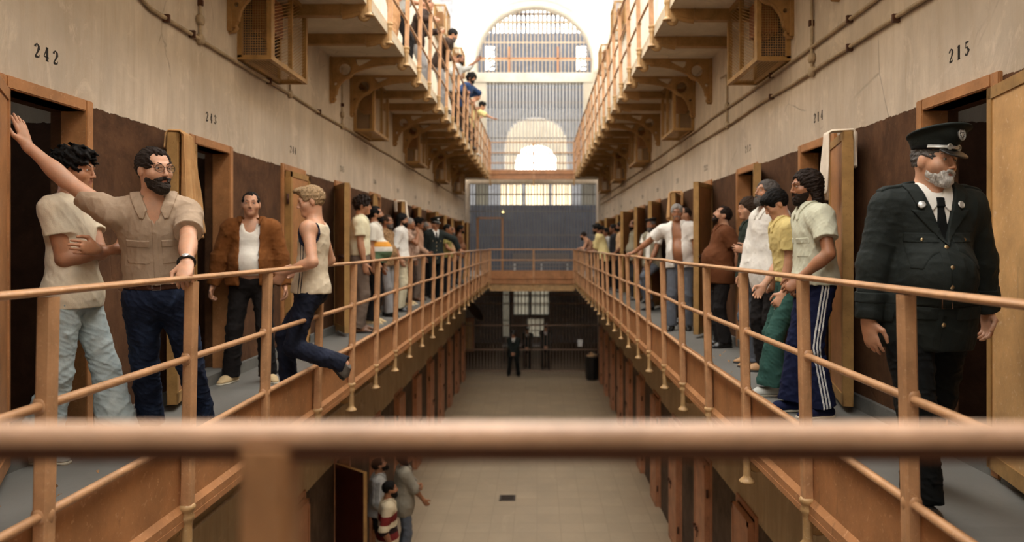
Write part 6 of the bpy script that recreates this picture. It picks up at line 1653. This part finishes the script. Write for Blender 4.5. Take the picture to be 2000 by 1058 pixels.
    # litter bin by the gate
    Yb = 26.9; xb = gx(1157, Yb); root = empty('litter_bin', (xb, Yb, 0)); mb = MB()
    mb.lathe([(.001, 0), (.22, 0), (.235, .05), (.27, .82), (.285, .84), (.285, .88), (.25, .88), (.24, .80), (.001, .78)], (0, 0, 0), 24); mb.build('barrel', M['plastic'], root)
    mb = MB()
    for a in np.linspace(0, 2*math.pi, 9)[:-1]: mb.bar((.245*math.cos(a), .245*math.sin(a), .06), (.275*math.cos(a), .275*math.sin(a), .8), .012)
    mb.build('ribs', M['plastic'], root)
    S = Sdf(); r = np.random.RandomState(3)
    for i in range(14): S.u(ell(A3(r.uniform(-.17, .17), r.uniform(-.17, .17), .86 + r.uniform(0, .1)), A3(.07, .06, .05)*r.uniform(.7, 1.2)), .01)
    S.wrap(strands(.008, 60, 2)); V, Q = surface(S, .016); link('crumpled_rubbish', np_mesh('crumpled_rubbish', V, Q, [CL['beige2']]), root)
    tag(root, 'black litter bin overflowing with rubbish beside the ground-floor gate', 'bin')
    # dark dish lamp under the left gallery at the far end
    Yd = 24.5; root = empty('dish_lamp', (gx(928, Yd), Yd, EYE + (VY - 607)/F_PX*Yd)); mb = MB()
    mb.lathe([(.001, .16), (.08, .15), (.26, .08), (.42, 0), (.40, -.01), (.24, .06), (.001, .12)], (0, 0, 0), 24); me = mb.mesh('shade', M['iron']); me.transform(Matrix.Rotation(.9, 4, 'Y') @ Matrix.Rotation(-.5, 4, 'X')); link('shade', me, root)
    mb = MB(); mb.tube([(.1, 0, .1), (.0, 0, .5), (-.1, 0, F1 - .14 - root.location.z)], .015, 8); mb.build('arm', M['iron'], root); tag(root, 'dark dish-shaped lamp shade under the far end of the left gallery', 'lamp')
    # furniture glimpsed behind the gates
    root = empty('table', (gx(985, 30.5), 30.8, 0)); mb = MB(); mb.box(-.1, 1.8, -.35, .35, .74, .78); mb.build('tabletop', M['paper'], root)
    for x in (0, 1.7):
        for y in (-.3, .3): mb = MB(); mb.box(x - .025, x + .025, y - .025, y + .025, 0, .74); mb.build('leg', M['iron'], root)
    tag(root, 'pale-topped table behind the guards at the ground-floor gate', 'table')
    mb = MB(); x0, Yp = gx(905, 28.9), 28.9; mb.box(x0 - .02, x0 + .42, Yp, Yp + .3, .75, 2.1); root = empty('notice_cabinet', (x0, Yp, .75)); o = mb.build('case', M['leaf_in'], root); o.location = (-x0, -Yp, -.75)
    mb = MB(); mb.box(.04, .36, -.015, 0, .1, 1.2); mb.build('door_panel', M['cream'], root); tag(root, 'ochre notice cabinet standing behind the left bars of the ground-floor gate', 'cabinet')
    o = MB().box(0, .2, 0, .02, 0, .28).build('paper_notice', M['paper'], None, (gx(1128, 28.0), 28.068, EYE + (VY - 677)/F_PX*28.0)); tag(o, 'white paper notice fixed to the bars near the bin', 'notice')
    root = empty('bench', (gx(1010, 29.8), 29.8, F1)); mb = MB(); mb.box(-.2, 2.2, -.2, .2, .42, .47); mb.build('seat', M['slate_paint'] if 'slate_paint' in M else M['bars'], root); mb = MB(); mb.box(-.2, 2.2, .2, .24, .5, .85); mb.build('backrest', M['bars'], root)
    for x in (-.1, 1.0, 2.1): mb = MB(); mb.box(x - .03, x + .03, -.18, .2, 0, .42); mb.build('leg', M['paper'], root)
    tag(root, 'grey bench on the floor behind the middle barred gate', 'bench')
    root = empty('bulkhead_lamp', (gx(983, 33.4), 33.47, EYE + (VY - 413)/F_PX*33.4)); mb = MB(); mb.lathe([(.001, 0), (.09, 0), (.09, .03), (.001, .035)], (0, 0, 0), 12); me = mb.mesh('base', M['iron']); me.transform(Matrix.Rotation(math.pi/2, 4, 'X')); link('base', me, root)
    n_ = NT('lit_bulb'); n_.b.inputs['Emission Color'].default_value = (1, .75, .3, 1); n_.b.inputs['Emission Strength'].default_value = 6; n_.done((1, .9, .6))
    mb = MB(); mb.lathe([(.001, .03), (.045, .05), (.06, .10), (.045, .15), (.001, .17)], (0, 0, 0), 12); me = mb.mesh('bulb', n_.m); me.transform(Matrix.Rotation(math.pi/2, 4, 'X')); link('bulb', me, root); tag(root, 'small lit yellow lamp on the sheet partition behind the bars', 'lamp')
